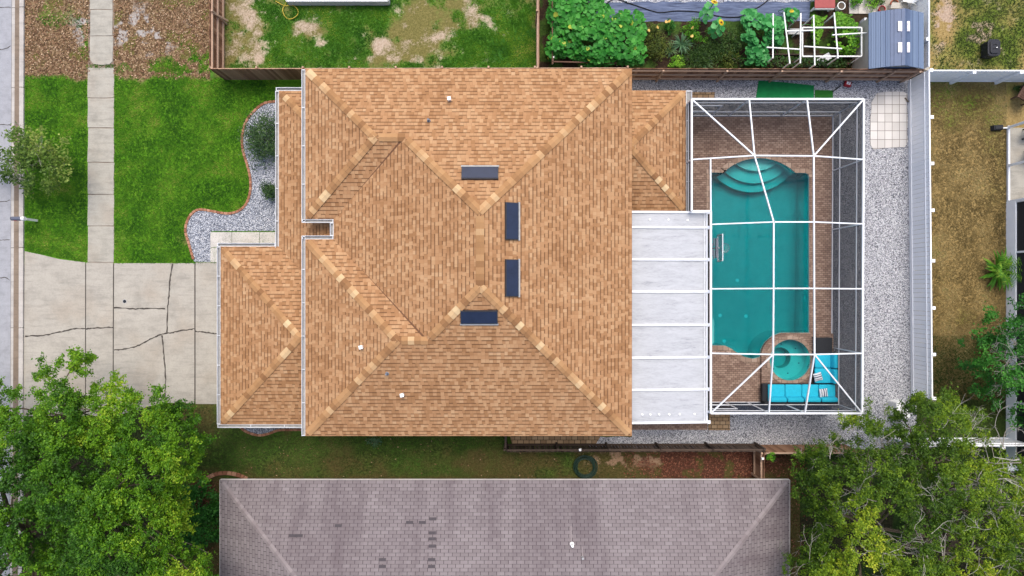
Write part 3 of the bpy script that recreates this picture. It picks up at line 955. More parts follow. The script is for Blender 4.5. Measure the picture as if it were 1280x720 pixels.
mb.prism(GP([(31.3, 314), (50, 318), (75, 324), (106.9, 328), (106.7, 520), (30, 520)]), -0.05, 0.030)
mb.prism(GP([(108.2, 328.2), (141.7, 328.2), (141.1, 520), (107.9, 520)]), -0.05, 0.034)
mb.prism(GP([(143.1, 329), (243.3, 329), (243.3, 504.5), (205, 503), (142.3, 520)]), -0.05, 0.031)
mb.prism(GP([(244.8, 328), (330, 328), (330, 505), (244.8, 504.8)]), -0.05, 0.033)
drv = struct(mb.build('driveway', M['concrete']))
struct(MB().sheet(GP(rect(30.5, 330, 320, 500)), 0.013).build('driveway_bed', M['crack']))


def ribbon(mb, pts, w, z):
    P = smooth_path(pts, 7)
    P = [(x + random.uniform(-.45, .45), y + random.uniform(-.45, .45)) for x, y in P]
    P = [Vector((*G(x, y)[:2], z)) for x, y in P]
    vs = []
    for i, p_ in enumerate(P):
        d = (P[min(i + 1, len(P) - 1)] - P[max(0, i - 1)]).normalized(); s_ = Vector((-d.y, d.x, 0)) * w * random.uniform(0.4, 1.0) / 2
        vs += [p_ - s_, p_ + s_]
    mb.add(vs, [(2 * i, 2 * i + 2, 2 * i + 3, 2 * i + 1)[::-1] for i in range(len(P) - 1)])


mb = MB()
for pts in ([(31.6, 420), (55, 419), (75, 415), (94, 411), (107, 411)], [(108.5, 411), (120, 410), (141.5, 409)],
            [(143.2, 384.5), (170, 386), (185, 385.5), (207, 386)], [(143.2, 437.5), (158, 436), (175, 431), (190, 423), (202, 418), (213, 416), (228, 413), (243.4, 411)],
            [(244.8, 414), (255, 415), (268, 417), (274, 416)], [(216.5, 329.5), (213, 350), (211.5, 370), (210, 386), (209, 417)], [(203, 419), (205, 440), (207.5, 470), (206.5, 500)]):
    ribbon(mb, pts, 0.085, 0.041)
struct(mb.build('driveway_cracks', M['crack']))
mb = MB()
for pts in ([(-20, 249), (4, 252), (13, 250)], [(-20, 299), (2, 300), (13, 299.5)], [(-20, 157), (8, 156), (14.5, 157)], [(-20, 350), (5, 347), (12.5, 350)], [(-20, 10), (14, 9)], [(-20, 60), (3, 62), (14, 57)]): ribbon(mb, pts, 0.05, 0.017)
struct(mb.build('road_cracks', M['crack']))
o = thing('drain_cap', 'small dark round cap set into the pale concrete drive', 'drain cap', G(156.3, 376.7, 0.03))
mb = MB(); mb.lathe(*G(156.3, 376.7)[:2], [(0.085, 0.03), (0.085, 0.046), (0.075, 0.05), (0.02, 0.05)], 18); mb.build('cap', M['iron'], o)
mb = MB(); mb.lathe(*G(156.3, 376.7)[:2], [(0.11, 0.028), (0.11, 0.04), (0.09, 0.042)], 18); mb.build('rim', M['flash'], o)

# gravel
ge = [(744, 546), (790, 546), (790, 99.5), (1142, 99.5), (1143, 300), (1146, 560), (1010, 562), (735, 558.5)]
struct(MB().sheet(GP(jag(ge, 12, .7)), 0.018, [hole]).build('gravel_ground', M['gravel']))
FB = smooth_path([(346, 127), (331, 129), (318, 139), (308, 152), (303, 170), (304, 188), (309, 205), (313, 222), (313, 240), (308, 255), (298, 264), (284, 267), (265, 264), (248, 262), (237, 271), (232, 287), (236, 303), (243, 327)], 6)
struct(MB().sheet(GP(FB + [(264, 327.6), (264, 289), (350, 289), (350, 127)]), 0.022).build('gravel_bed', M['gravel_front']))
mb = MB()
for r_ in ((263.5, 291, 276, 328), (263.5, 290.3, 290, 309), (290.6, 290.3, 324.6, 309), (325.2, 290.3, 352, 309)):
    if r_[3] == 328: mb.prism(GP(rect(263.5, 309.6, 285, 327.6)), -0.05, 0.045)
    else: mb.prism(GP(rect(*r_)), -0.05, 0.048)
struct(mb.build('front_walk', M['slab']))


def edging(name, label, pts, w=0.13, h=0.07, L=0.2):
    P = [Vector((*G(x, y)[:2], 0)) for x, y in pts]; mb = MB()
    acc = 0; cur = P[0]; i = 1
    path = [P[0]]
    for a, b in zip(P[:-1], P[1:]):
        n = max(1, round((b - a).length / 0.05))
        path += [a.lerp(b, k / n) for k in range(1, n + 1)]
    st = max(1, int(L / 0.05))
    for k in range(0, len(path) - st, st):
        a, b = path[k], path[k + st]; d = (b - a); a2 = a + d * 0.04; b2 = b - d * 0.04
        mb.beam(a2 + Vector((0, 0, h / 2)), b2 + Vector((0, 0, h / 2 + random.uniform(-.006, .006))), w, h)
    return tag(mb.build(name, M['brick'], bevel=0.012), label, 'edging')


edging('garden_edging', 'long curving red brick edging between front lawn and gravel bed', FB)
bed2 = smooth_path([(298, 528), (303, 536), (312, 541), (324, 544), (336, 542), (348, 537.5), (362, 537), (382, 537)], 5)
struct(MB().sheet(GP(bed2 + [(382, 520), (298, 520)]), 0.020).build('gravel_bed', M['gravel_front']))
edging('garden_edging', 'short brick edging around the gravel pocket under the garage gutter', bed2)
bed3 = smooth_path([(246, 618), (251, 606), (260, 597), (272, 592), (286, 591), (300, 594), (312, 600)], 5)
edging('garden_edging', 'arched brick edging at the corner of the grey roofed house', bed3, 0.2, 0.09)

# pool deck and other paved pads
POOL = [(887, 216), (903, 216)]
POOL += [(x, y) for x, y in circ(948.5, 263, 65, 22, math.radians(-136), math.radians(-46))]
POOL += [(1006, 216.5), (1009.5, 218), (1011, 222), (1011, 416), (975, 416), (965, 420), (956, 428), (951, 437), (949.5, 446), (941, 448.5), (930, 446), (921, 441), (914, 436), (906, 432), (887, 431.5)]
SPA_C = (985.3, 449.5); SPA_R = 25.6
spa = circ(*SPA_C, SPA_R, 48)
deck = [MB()]
mb = MB(); mb.sheet(GP(DECK), 0.05, [GP(POOL), GP(spa)])
dk = GP(DECK)
mb.add([(x, y, 0.0) for x, y in dk] + [(x, y, 0.05) for x, y in dk], [[i, (i + 1) % 4, 4 + (i + 1) % 4, 4 + i] for i in range(4)])
struct(mb.build('pool_deck', M['deck']))
struct(MB().prism(GP(rect(785, 262, 888, 503)), -0.05, 0.047).build('patio_floor', M['deck']))
struct(MB().prism(GP(rect(786, 503, 884, 537)), -0.05, 0.055).build('side_pavers', M['deck']))
struct(MB().prism(GP(rect(885, 503.6, 912, 537.5)), -0.05, 0.06).build('side_pavers', M['paver_tan']))
struct(MB().prism(GP(rect(863, 115.5, 893, 124)), -0.05, 0.05).build('step_pavers', M['paver_tan']))
struct(MB().prism(GP([(636, 538), (752, 538), (750, 546), (744, 556), (720, 557), (640, 555)]), -0.05, 0.055).build('side_path', M['paver_tan']))
struct(MB().prism(GP(jag([(1096, 116), (1130, 114.5), (1133, 118), (1133.5, 176), (1131, 184), (1092, 187), (1088, 182), (1088, 128)], 10, .8)), -0.05, 0.05).build('square_paver_patio', M['paver_pale']))
struct(MB().sheet(GP(jag(rect(736, -70, 1012, 27), 12, 1.0)), 0.014).build('weed_barrier', M['fabric_weed']))
struct(MB().sheet(GP(jag(rect(700, -70, 1020, 2.6), 9, 1.2)), 0.018).build('gravel_strip', M['gravel']))
mb = MB()
for i in range(4):
    for j in range(6):
        mb.prism(GP(rect(1061 + 11.2 * i, -48 + 11 * j, 1071.7 + 11.2 * i, -37.5 + 11 * j)), 0, 0.05 + random.uniform(0, .01))
struct(mb.build('stepping_slabs', M['slab']))
struct(MB().sheet(GP(rect(1105, -70, 1162, 88)), 0.016).build('shed_pad', M['walkcon']))

# ---- grass blades, fallen leaves
lawn_rects = [(31.5, 88, 109, 329), (143.5, 88, 348, 329), (31.5, 20, 110, 92), (144, 20, 262, 92), (109, 81, 144, 86)]


def lawn_cover(px, py):
    a = lawn_a(px, py)
    bed = inpoly(px, py, FB + [(264, 328), (264, 289), (380, 289), (380, 127)])
    apron = py > 313.5 + (px - 31) * 14.5 / 76
    return np.clip(a * 1.1 - 0.15, 0, 1) * ~bed * ~(apron & (px < 110)) + 0.7 * ((px > 109) & (px < 144) & (py < 87))


tufts('lawn_grass', lawn_rects, 420, lawn_cover, M['blade'], 0.075, 0.026, 3, 'short bright green grass of the front lawns')
tufts('backyard_grass', [(266, -60, 672, 88)], 420, lambda x, y: np.clip(back_a(x, y) * 1.3 - 0.35, 0, 1) * (back_b(x, y) < 0.4), M['blade'], 0.09, 0.03, 3, 'patchy green weeds and grass behind the board fence')
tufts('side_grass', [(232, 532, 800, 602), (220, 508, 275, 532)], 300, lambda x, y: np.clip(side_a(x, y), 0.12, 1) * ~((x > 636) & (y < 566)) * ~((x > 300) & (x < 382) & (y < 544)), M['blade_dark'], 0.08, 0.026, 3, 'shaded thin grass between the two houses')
tufts('east_grass', [(1143, 104, 1258, 500)], 420, lambda x, y: 0.85 + 0 * x, M['blade_dry'], 0.08, 0.026, 3, 'dry golden brown grass east of the white fence')
tufts('east_grass', [(1164, -60, 1300, 88), (1160, 420, 1260, 520)], 300, lambda x, y: np.clip(east_a(x, y) + (y > 400), 0, 1), M['blade_dark'], 0.08, 0.026, 3, 'patchy green grass around the black smoker')
flecks('fallen_leaves', [(31.5, -60, 113, 99), (142, -60, 262, 99)], 190, lambda x, y: np.clip(1 - lawn_a(x, y) - lawn_b(x, y) + 0.05, 0, 1), M['litter'], 0.095, 'dead brown leaves covering the bare ground by the sidewalk', 'leaves')
flecks('fallen_leaves', [(780, 563, 990, 602), (985, 556, 1010, 720), (240, 600, 275, 720)], 220, lambda x, y: np.clip(side_c(x, y) + 0.15, 0, 1), M['litter_red'], 0.1, 'reddish dead leaves in the strip behind the board fence', 'leaves')
flecks('fallen_leaves', [(300, 545, 790, 602)], 4, lambda x, y: 1 + 0 * x, M['litter'], 0.09, 'scattered pale dead leaves on shaded side grass', 'leaves')

# ================================================================== POOL
o = thing('swimming_pool', 'teal swimming pool with curved entry steps inside screened cage', 'pool', G(948, 320, -0.1))
pl = GP(POOL); n = len(pl)
if sum(pl[i][0] * pl[(i + 1) % n][1] - pl[(i + 1) % n][0] * pl[i][1] for i in range(n)) < 0: pl = pl[::-1]
yN, yS = G(0, 200)[1], G(0, 448)[1]
fl = lambda y: -1.45 - 0.45 * min(1, max(0, (yN - y) / (yN - yS)))
mb = MB()
mb.add([(x, y, fl(y)) for x, y in pl] + [(x, y, 0.045) for x, y in pl], [[n + i, n + (i + 1) % n, (i + 1) % n, i][::1] for i in range(n)] + [list(range(n))])
mb.build('basin', M['plaster'], o)
mb = MB()
for R, z in ((40, -0.42), (54.5, -0.72), (65, -1.0)): mb.prism(GP(circ(948.5, 172, R, 60)), -2.2, z)
mb.build('entry_steps', M['plaster'], o)
mb = MB(); mb.prism(GP([(880, 398), (893, 398), (895.5, 400), (895.5, 429), (893, 431), (880, 431)]), -2.2, -0.4); mb.build('bench', M['plaster'], o)
# coping: band on the deck around the edge
cx_, cy_ = 949, 330
def offs(P, d):
    out = []; m = len(P)
    for i in range(m):
        a = Vector(P[i - 1]); b = Vector(P[i]); c = Vector(P[(i + 1) % m])
        d1 = (b - a).normalized(); d2 = (c - b).normalized(); nn = Vector((d1.y + d2.y, -d1.x - d2.x))
        out.append(tuple(b + nn.normalized() * d) if nn.length > 1e-6 else tuple(b))
    return out
o1 = offs(pl, 0.26)
mb = MB()
for i in range(n):
    j = (i + 1) % n
    if pl[i][1] < G(0, 412)[1] and pl[i][0] > G(945, 0)[0]: continue
    if (Vector(pl[i]) - Vector(pl[j])).length < 1e-4: continue
    lo = [(*pl[i], 0.046), (*o1[i], 0.046), (*o1[j], 0.046), (*pl[j], 0.046)]
    hi = [(x, y, 0.075) for x, y, _ in lo]
    mb.hexa(lo[::-1], hi[::-1])
mb.build('coping', M['coping'], o)
mb = MB(); ins = offs(pl, -0.008); mb.prism(ins, -2.6, -0.08); mb.build('water', M['water'], o)
for px, py in ((913, 396), (947, 397), (919, 430), (935, 350)):
    mb = MB(); mb.lathe(*G(px, py)[:2], [(0.1, fl(G(px, py)[1]) + .002), (0.1, fl(G(px, py)[1]) + .02), (0.05, fl(G(px, py)[1]) + .03)], 14); mb.build('drain_fitting', M['pipe'], o)

PZ = 0.24
o = thing('hot_tub', 'round raised hot tub with brown paver surround beside the pool', 'hot tub', G(*SPA_C, 0.05))
plat = [(950, 503)] + [(949.8, 447)] + [(x, y) for x, y in circ(978, 446, 28.5, 16, math.radians(185), math.radians(268))] + [(990, 416.5), (1039, 416.5), (1039, 503)]
mb = MB(); pp = GP(plat); mb.sheet(pp, PZ, [GP(spa)])
m_ = len(pp); mb.add([(x, y, 0.02) for x, y in pp] + [(x, y, PZ) for x, y in pp], [[i, (i + 1) % m_, m_ + (i + 1) % m_, m_ + i][::-1] for i in range(m_)])
mb.build('surround', M['deck'], o)
mb = MB(); N_ = 48
def ring(r0, z0, r1, z1, c0=SPA_C, c1=SPA_C):
    a = GP(circ(*c0, r0, N_)); b = GP(circ(*c1, r1, N_))
    mb.add([(x, y, z0) for x, y in a] + [(x, y, z1) for x, y in b], [[i, (i + 1) % N_, N_ + (i + 1) % N_, N_ + i] for i in range(N_)])
WC = (980.5, 448.5)
ring(SPA_R, PZ - .01, SPA_R, -0.5); ring(SPA_R, -0.5, 13, -0.54, SPA_C, WC); ring(13, -0.54, 12.5, -1.1, WC, WC)
mb.sheet(GP(circ(*WC, 12.6, N_)), -1.1)
mb.build('basin', M['plaster'], o, smooth=False)
mb = MB(); mb.prism(GP([(960, 434), (966, 427), (976, 438), (971, 443)]), -0.9, -0.62)
mb.prism(GP(circ(*SPA_C, SPA_R - .15, N_)), -1.2, PZ - 0.1); o_w = mb
mw = MB(); mw.prism(GP(circ(*SPA_C, SPA_R - .15, N_)), -1.2, PZ - 0.1); mw.build('water', M['water'], o)
mb = MB()
a = GP(circ(*SPA_C, SPA_R - .25, N_)); b = GP(circ(*SPA_C, SPA_R + 4.6, N_))
mb.add([(x, y, PZ + .03) for x, y in a] + [(x, y, PZ + .03) for x, y in b] + [(x, y, PZ + .002) for x, y in a] + [(x, y, PZ + .002) for x, y in b],
       [[i, N_ + i, N_ + (i + 1) % N_, (i + 1) % N_][::-1] for i in range(N_)] + [[i, (i + 1) % N_, 2 * N_ + (i + 1) % N_, 2 * N_ + i] for i in range(N_)] + [[N_ + i, 3 * N_ + i, 3 * N_ + (i + 1) % N_, N_ + (i + 1) % N_][::-1] for i in range(N_)])
mb.build('coping', M['coping'], o)
for k in range(6):
    mb = MB(); a = k * PI / 3 + .3; c_ = G(SPA_C[0] + 19 * math.cos(a), SPA_C[1] + 19 * math.sin(a)); mb.lathe(c_[0], c_[1], [(0.04, -0.54), (0.04, -0.49)], 10); mb.build('jet', M['greyplas'], o)

# ================================================================== MAIN HOUSE
Z0, Z1, PT = 4.2, 2.45, 0.40
def X_(px, z): return G(px, 0, z)[0]
def Y_(py, z): return G(0, py, z)[1]
N, Sx, W, Wc, E = Y_(86, Z0), Y_(545, Z0), X_(381.5, Z0), X_(417, Z0), X_(790, Z0)
NS, SN = Y_(274, Z0), Y_(299, Z0)
Rx = (E + Wc) / 2; hh = (E - Wc) / 2; zr = Z0 + PT * hh; Rn = N - hh; Rs = Sx + hh
nm_ = (N + NS) / 2; nd = (N - NS) / 2; zn = Z0 + PT * nd; nW = W + nd; nE = Wc + nd
sm_ = (Sx + SN) / 2; sd_ = (SN - Sx) / 2; zs = Z0 + PT * sd_; sW = W + sd_; sE = Wc + sd_
house = thing('house', 'large house with tan shingle hip roof, four dark skylights and white gutters', 'house', (0, 1, 0))
mb = MB()
P3 = lambda x, y, z: (x, y, z)
c1 = (W, N, Z0); c2 = (E, N, Z0); c3 = (E, Sx, Z0); c4 = (W, Sx, Z0)
k1 = (W, NS, Z0); k2 = (Wc, NS, Z0); k3 = (Wc, SN, Z0); k4 = (W, SN, Z0)
rn = (Rx, Rn, zr); rs = (Rx, Rs, zr); n1_ = (nW, nm_, zn); n2_ = (nE, nm_, zn); s1_ = (sW, sm_, zs); s2_ = (sE, sm_, zs)
for poly in ([c1, n1_, n2_, rn, c2], [c2, rn, rs, c3], [c3, rs, s2_, s1_, c4], [c1, k1, n1_], [k1, k2, n2_, n1_], [k2, k3, s2_, rs, rn, n2_], [k3, k4, s1_, s2_], [k4, c4, s1_]):
    nrm = (Vector(poly[1]) - Vector(poly[0])).cross(Vector(poly[2]) - Vector(poly[0]))
    mb.add(poly if nrm.z > 0 else poly[::-1], [list(range(len(poly)))])
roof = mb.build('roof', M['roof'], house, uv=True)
eave = [c1, k1, k2, k3, k4, c4, c3, c2]
mb = MB()
for a, b in zip(eave, eave[1:] + eave[:1]):
    mb.add([a, b, (b[0], b[1], Z0 - .2), (a[0], a[1], Z0 - .2)], [(0, 1, 2, 3)])
mb.sheet([p[:2] for p in eave], Z0 - .2)
mb.build('fascia', M['white'], house)


def caps(mb, a, b, w=0.18, L=0.26, lift=0.012):
    a = Vector(a); b = Vector(b); d = b - a; a = a + d.normalized() * .2; d = b - a; n = max(1, int(d.length / L)); flat = Vector((d.x, d.y, 0)).normalized(); s_ = Vector((-flat.y, flat.x, 0))
    drop = w * (PT * 0.707 if abs(flat.x * flat.y) > 0.05 else PT)
    for i in range(n):
        p_ = a + d * (i / n); q = a + d * ((i + 1.15) / n)
        lf = random.uniform(0, .008)
        for base, up in ((p_, 0.046 + lift + lf), (q, 0.012 + lift)): pass
        A = p_ + Vector((0, 0, 0.05 + lift + lf)); B = q + Vector((0, 0, 0.018 + lift))
        dv = Vector((0, 0, drop)); th = Vector((0, 0, 0.035))
        vs = [A - s_ * w - dv, A, A + s_ * w - dv, B - s_ * w - dv, B, B + s_ * w - dv]
        vs += [A - s_ * w - dv - th, A - th, A + s_ * w - dv - th]
        mb.add(vs, [(0, 1, 4, 3), (1, 2, 5, 4), (6, 7, 1, 0), (7, 8, 2, 1)])


mb = MB()
for a, b in ((c1, n1_), (k1, n1_), (n1_, n2_), (n2_, rn), (c2, rn), (rn, rs), (c3, rs), (s2_, rs), (s1_, s2_), (c4, s1_), (k4, s1_)): caps(mb, a, b)
mb.build('ridge_caps', M['cap'], roof)
for a, b in ((k2, n2_), (k3, s2_)):
    mb = MB(); a = Vector(a); b = Vector(b); mb.beam(a + Vector((.1, 0, .012)), b + Vector((0, 0, .008)), .09, .012); mb.build('valley', M['valley'], roof)

# lower roofs
gW, gN, gS = X_(275.5, Z1), Y_(308, Z1), Y_(530.5, Z1)
gd = (gN - gS) / 2; gm = (gN + gS) / 2; pg = 0.36; gz = Z1 + pg * gd
wX = X_(348.5, Z1); wN = Y_(113.5, Z1)
xe = W + 0.9
grW = gW + gd
def ztop(x): return min(gz, Z1 + pg * (x - gW))
xe2 = max(xe, grW + 0.05)
mb = MB()
mb.add([(gW, gN, Z1), (gW, gS, Z1), (grW, gm, gz)], [(0, 1, 2)])
mb.add([(gW, gS, Z1), (xe2, gS, Z1), (xe2, gm, gz), (grW, gm, gz)], [(0, 1, 2, 3)])
vl = xe2 - wX
mb.add([(wX, gN, Z1), (gW, gN, Z1), (grW, gm, gz), (xe2, gm, gz), (xe2, gN - vl, Z1 + pg * vl)], [(0, 1, 2, 3, 4)])
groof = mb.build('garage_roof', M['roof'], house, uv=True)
mb = MB(); caps(mb, (gW, gN, Z1), (grW, gm, gz), 0.17); caps(mb, (gW, gS, Z1), (grW, gm, gz), 0.17); mb.build('ridge_caps', M['cap'], groof)
xw = Wc + 0.35; vw = xw - wX; ve = (W + .9) - wX
mb = MB()
mb.add([(wX, wN, Z1), (wX, gN, Z1), (xw, gN - vw, Z1 + pg * vw), (xw, wN - vw, Z1 + pg * vw)], [(0, 1, 2, 3)])
mb.add([(W + .9, wN, Z1), (wX, wN, Z1), (W + .9, wN - ve, Z1 + pg * ve)], [(0, 1, 2)])
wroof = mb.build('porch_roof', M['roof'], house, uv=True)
mb = MB(); caps(mb, (wX, wN, Z1), (W + .9, wN - ve, Z1 + pg * ve), 0.16); mb.build('ridge_caps', M['cap'], wroof)
eX, eN, eS = X_(857.5, Z1), Y_(113, Z1), Y_(265, Z1)
ed = (eN - eS) / 2; em = (eN + eS) / 2; erx = max(eX - ed, E - 0.6); ez = Z1 + PT * ed; exw = E - 0.7
mb = MB()
if eX - ed > exw:
    mb.add([(eX, eS, Z1), (eX, eN, Z1), (eX - ed, em, ez)], [(0, 1, 2)])
    mb.add([(eX, eN, Z1), (exw, eN, Z1), (exw, em, ez), (eX - ed, em, ez)], [(0, 1, 2, 3)])
    mb.add([(exw, eS, Z1), (eX, eS, Z1), (eX - ed, em, ez), (exw, em, ez)], [(0, 1, 2, 3)])
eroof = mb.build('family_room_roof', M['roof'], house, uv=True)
mb = MB(); caps(mb, (eX, eN, Z1), (eX - ed, em, ez), 0.16); caps(mb, (eX, eS, Z1), (eX - ed, em, ez), 0.16); caps(mb, (exw, em, ez), (eX - ed, em, ez), 0.16); mb.build('ridge_caps', M['cap'], eroof)
for pts, bx in zip(([(wX, gN), (wX, wN), (W + .9, wN)], [(W + .9, gS), (gW, gS), (gW, gN), (wX, gN)], [(E - .5, eN), (eX, eN), (eX, eS), (E - .5, eS)]), ((wX, W + .9, gN, wN), (gW, W + .9, gS, gN), (E - .5, eX, eS, eN))):
    mb = MB()
    for a, b in zip(pts[:-1], pts[1:]): mb.add([(*a, Z1 - .002), (*b, Z1 - .002), (*b, Z1 - .2), (*a, Z1 - .2)], [(0, 1, 2, 3)])
    x0, x1, y0, y1 = bx; mb.sheet([(x0, y0), (x1, y0), (x1, y1), (x0, y1)], Z1 - .2); mb.build('lower_fascia', M['white'], house)
# walls
mb = MB(); iw = 0.5
for x0, x1, y0, y1, zt in ((W + iw, E - iw, Sx + iw, SN - .25, Z0 - .19), (Wc + iw, E - iw - .002, SN - .252, NS + .252, Z0 - .191), (W + iw, E - iw, NS + .25, N - iw, Z0 - .19),
                           (gW + .4, W + iw - .003, gS + .4, gN - .4, Z1 - .19), (wX + .9, W + iw - .004, gN - .39, wN - .4, Z1 - .192), (E - iw + .003, eX - .4, eS + .4, eN - .4, Z1 - .19)):
    mb.prism([(x0, y0), (x1, y0), (x1, y1), (x0, y1)], 0, zt)
mb.build('walls', M['stucco'], house)
mb = MB()
gy0, gy1 = gm - 2.4, gm + 2.4
for i in range(4): mb.box(gW + .4 - .02, (gy0 + gy1) / 2, 0.3 + .53 * i, 0.05, gy1 - gy0, 0.51)
mb.build('garage_door', M['white'], house)
for (x, y, sx, sy) in ((W + 2.5, Sx + iw, 1.5, .06), (W + 7, Sx + iw, 1.2, .06), (W + 10.5, Sx + iw, 1.5, .06), (W + 4, N - iw, 1.5, .06), (W + 9, N - iw, 1.5, .06), (wX + .9, gN + 1.6, .06, 1.4), (wX + .9, gN + 4.6, .06, 1.4)):
    mb = MB(); mb.box(x, y, 1.5, sx + .1 if sx > .1 else .07, sy + .1 if sy > .1 else .07, 1.3); f_ = mb.build('window', M['white'], house)
    mb = MB(); mb.box(x, y, 1.5, sx if sx > .1 else .09, sy if sy > .1 else .09, 1.2); mb.build('glass', M['glass'], f_)
mb = MB(); mb.box(W + iw, (NS + SN) / 2 - 1.2, 1.05, .08, 1.0, 2.1); 
mb = MB(); mb.box(Wc + iw - .03, (NS + SN) / 2, 1.05, .08, .8, 2.1); mb.build('front_door', M['oldwood'], house)


def gutter(a, b, z, out, hang=1.45, w=0.15):
    a = Vector((*a, z)); b = Vector((*b, z)); o_ = Vector((*out, 0)); d = (b - a).normalized(); mb = MB()
    ce = o_ * (w / 2 + .005)
    mb.beam(a + ce + Vector((0, 0, -.11)), b + ce + Vector((0, 0, -.11)), w, .012)
    g1 = mb
    m2 = MB()
    m2.beam(a + o_ * (w + .004) + Vector((0, 0, -.05)), b + o_ * (w + .004) + Vector((0, 0, -.05)), .022, .14)
    m2.beam(a + o_ * .012 + Vector((0, 0, -.06)), b + o_ * .012 + Vector((0, 0, -.06)), .02, .1)
    L = (b - a).length; n_h = max(1, int(L / hang))
    for i in range(n_h + 1):
        p_ = a + d * min(L - .03, max(.03, i * L / n_h)); m2.beam(p_ + o_ * .02 + Vector((0, 0, .012)), p_ + o_ * (w + .01) + Vector((0, 0, .012)), .035, .012)
    gg = m2.build('gutter', M['gutter'], house)
    g1.build('trough', M['gutter_in'], gg)


e_ = 0.002
gutter((W, N - .02), (W, NS - .15), Z0, (-1, 0)); gutter((W - .15, NS), (Wc, NS), Z0, (0, -1)); gutter((Wc, NS - .15), (Wc, SN + .15), Z0, (-1, 0)); gutter((W - .15, SN), (Wc, SN), Z0, (0, 1)); gutter((W, SN + .15), (W, Sx), Z0, (-1, 0))
gutter((wX, wN), (wX, gN - .35), Z1, (-1, 0)); gutter((wX - .15, wN), (W - .1, wN), Z1, (0, 1))
gutter((gW - .15, gN), (wX - .16, gN), Z1, (0, 1)); gutter((gW, gN), (gW, gS), Z1, (-1, 0)); gutter((gW - .15, gS), (W + .1, gS), Z1, (0, -1))
gutter((eX, eN), (eX, eS), Z1, (1, 0), w=0.28)
for x, y in ((gW + .1, gS + .3), (wX + .8, wN - .1), (gW + .1, gN - .3)):
    mb = MB(); mb.beam((x, y, .05), (x, y, Z1 - .2), .08, .06); mb.build('downspout', M['gutter'], house)

# skylights sit on the slopes
def roof_pt(px, py):
    """walk along the view ray until the roof height matches"""
    z = Z0 + 1
    for _ in range(30):
        x, y, _z = G(px, py, z)
        zz = min(Z0 + PT * (E - x), Z0 + PT * (N - y), Z0 + PT * (y - Sx), zr)
        if x < Rx: zz = min(zz, max(Z0 + PT * (x - Wc), Z0 + PT * (x - W) if (y > nm_ or y < sm_ + 2) else 0))
        z = zz
    return Vector((x, y, z))


for px, py, dx, dy in ((600, 217.5, 0, 1), (639, 276.5, 1, 0), (639, 347.5, 1, 0), (599, 395.5, 0, -1)):
    c_ = roof_pt(px, py); dn = Vector((dx, dy, -PT)).normalized(); al = Vector((-dy, dx, 0)); nn = al.cross(dn)
    if nn.z < 0: nn = -nn
    mb = MB(); L_, w_ = 0.80, 0.30
    mb.beam(c_ - al * L_ + nn * .06, c_ + al * L_ + nn * .06, w_ * 2, .13, up=nn)
    f_ = mb.build('skylight', M['skyframe'], house)
    mb = MB(); mb.beam(c_ - al * (L_ - .03) + nn * .13, c_ + al * (L_ - .03) + nn * .13, w_ * 2 - .07, .02, up=nn); mb.build('glass', M['glass'], f_)
    mb = MB(); q = c_ + dn * (w_ + .05); mb.beam(q - al * (L_ + .03) + nn * .05, q + al * (L_ + .03) + nn * .05, .075, .06, up=nn); mb.build('flashing', M['flash'], f_)
for px, py in ((562, 125), (452.5, 433.5), (503.5, 493)):
    c_ = roof_pt(px, py); mb = MB(); mb.box(c_.x, c_.y, c_.z + .12, .13, .13, .3, 0.2); mb.box(c_.x, c_.y, c_.z + .29, .165, .165, .04, .2); mb.build('roof_vent', M['pipe'], house, bevel=.01)
for px, py in ((536, 151), (484, 467)):
    c_ = roof_pt(px, py); mb = MB(); mb.lathe(c_.x, c_.y, [(0.09, c_.z - .1), (0.08, c_.z + .03), (0.045, c_.z + .05), (0.045, c_.z + .3)], 12); mb.build('vent_pipe', M['greyplas'], house)

# ---- patio cover
zc = 2.78
pc = thing('patio_cover', 'streaky white aluminium patio roof with raised seams beside pool cage', 'patio roof', G(838, 396, 0))
ys = [265.5, 284.5, 324.5, 364.5, 406, 446.5, 486.5, 527.5]
tl = lambda x, y: (*G(x, y, zc)[:2], zc - 0.012 * (x - 791))
tl = lambda x, y: (*G(x, y, zc)[:2], zc + 0.2 - 0.0022 * (x - 791))
for a, b in zip(ys[:-1], ys[1:]):
    mb = MB(); q = [tl(786, b), tl(883, b), tl(883, a), tl(786, a)]
    mb.hexa([(x, y, z - .07) for x, y, z in q], q); mb.build('panel', M['coverpanel'], pc)
for y in ys:
    mb = MB(); p0, p1 = Vector(tl(787, y)), Vector(tl(884, y)); mb.beam(p0 + Vector((0, 0, .03)), p1 + Vector((0, 0, .03)), .1, .075); mb.build('seam', M['alu'], pc)
mb = MB(); p0, p1 = Vector(tl(883.6, 264.8)), Vector(tl(883.6, 528)); mb.beam(p0 + Vector((0, 0, -.03)), p1 + Vector((0, 0, -.03)), .07, .11); mb.build('edge_beam', M['alu'], pc)
mb = MB(); p0, p1 = Vector(tl(885.8, 266)), Vector(tl(885.8, 527)); mb.beam(p0 + Vector((0, 0, -.12)), p1 + Vector((0, 0, -.12)), .12, .03); mb.build('gap_shade_strip', M['black'], pc)  # black strip standing in for the shade in the gap beside the cage
for y in ys:
    p0 = Vector(tl(884.4, y)); p1 = Vector(tl(888, y)); mb = MB(); mb.beam(p0 + Vector((0, 0, .01)), p1 + Vector((0, 0, .01)), .16, .06); mb.build('connector', M['alu'], pc)
mb = MB(); p0, p1 = Vector(tl(880.4, 267)), Vector(tl(880.4, 527)); mb.beam(p0 + Vector((0, 0, .015)), p1 + Vector((0, 0, .015)), .05, .045); mb.build('gutter_lip', M['gutter'], pc)
for i in range(14):
    mb = MB(); y = 272 + i * 19; q = tl(882.6, y); mb.box(q[0], q[1], q[2] + .012, .06, .3, .03); mb.build('drip_bracket', M['gutter'], pc)
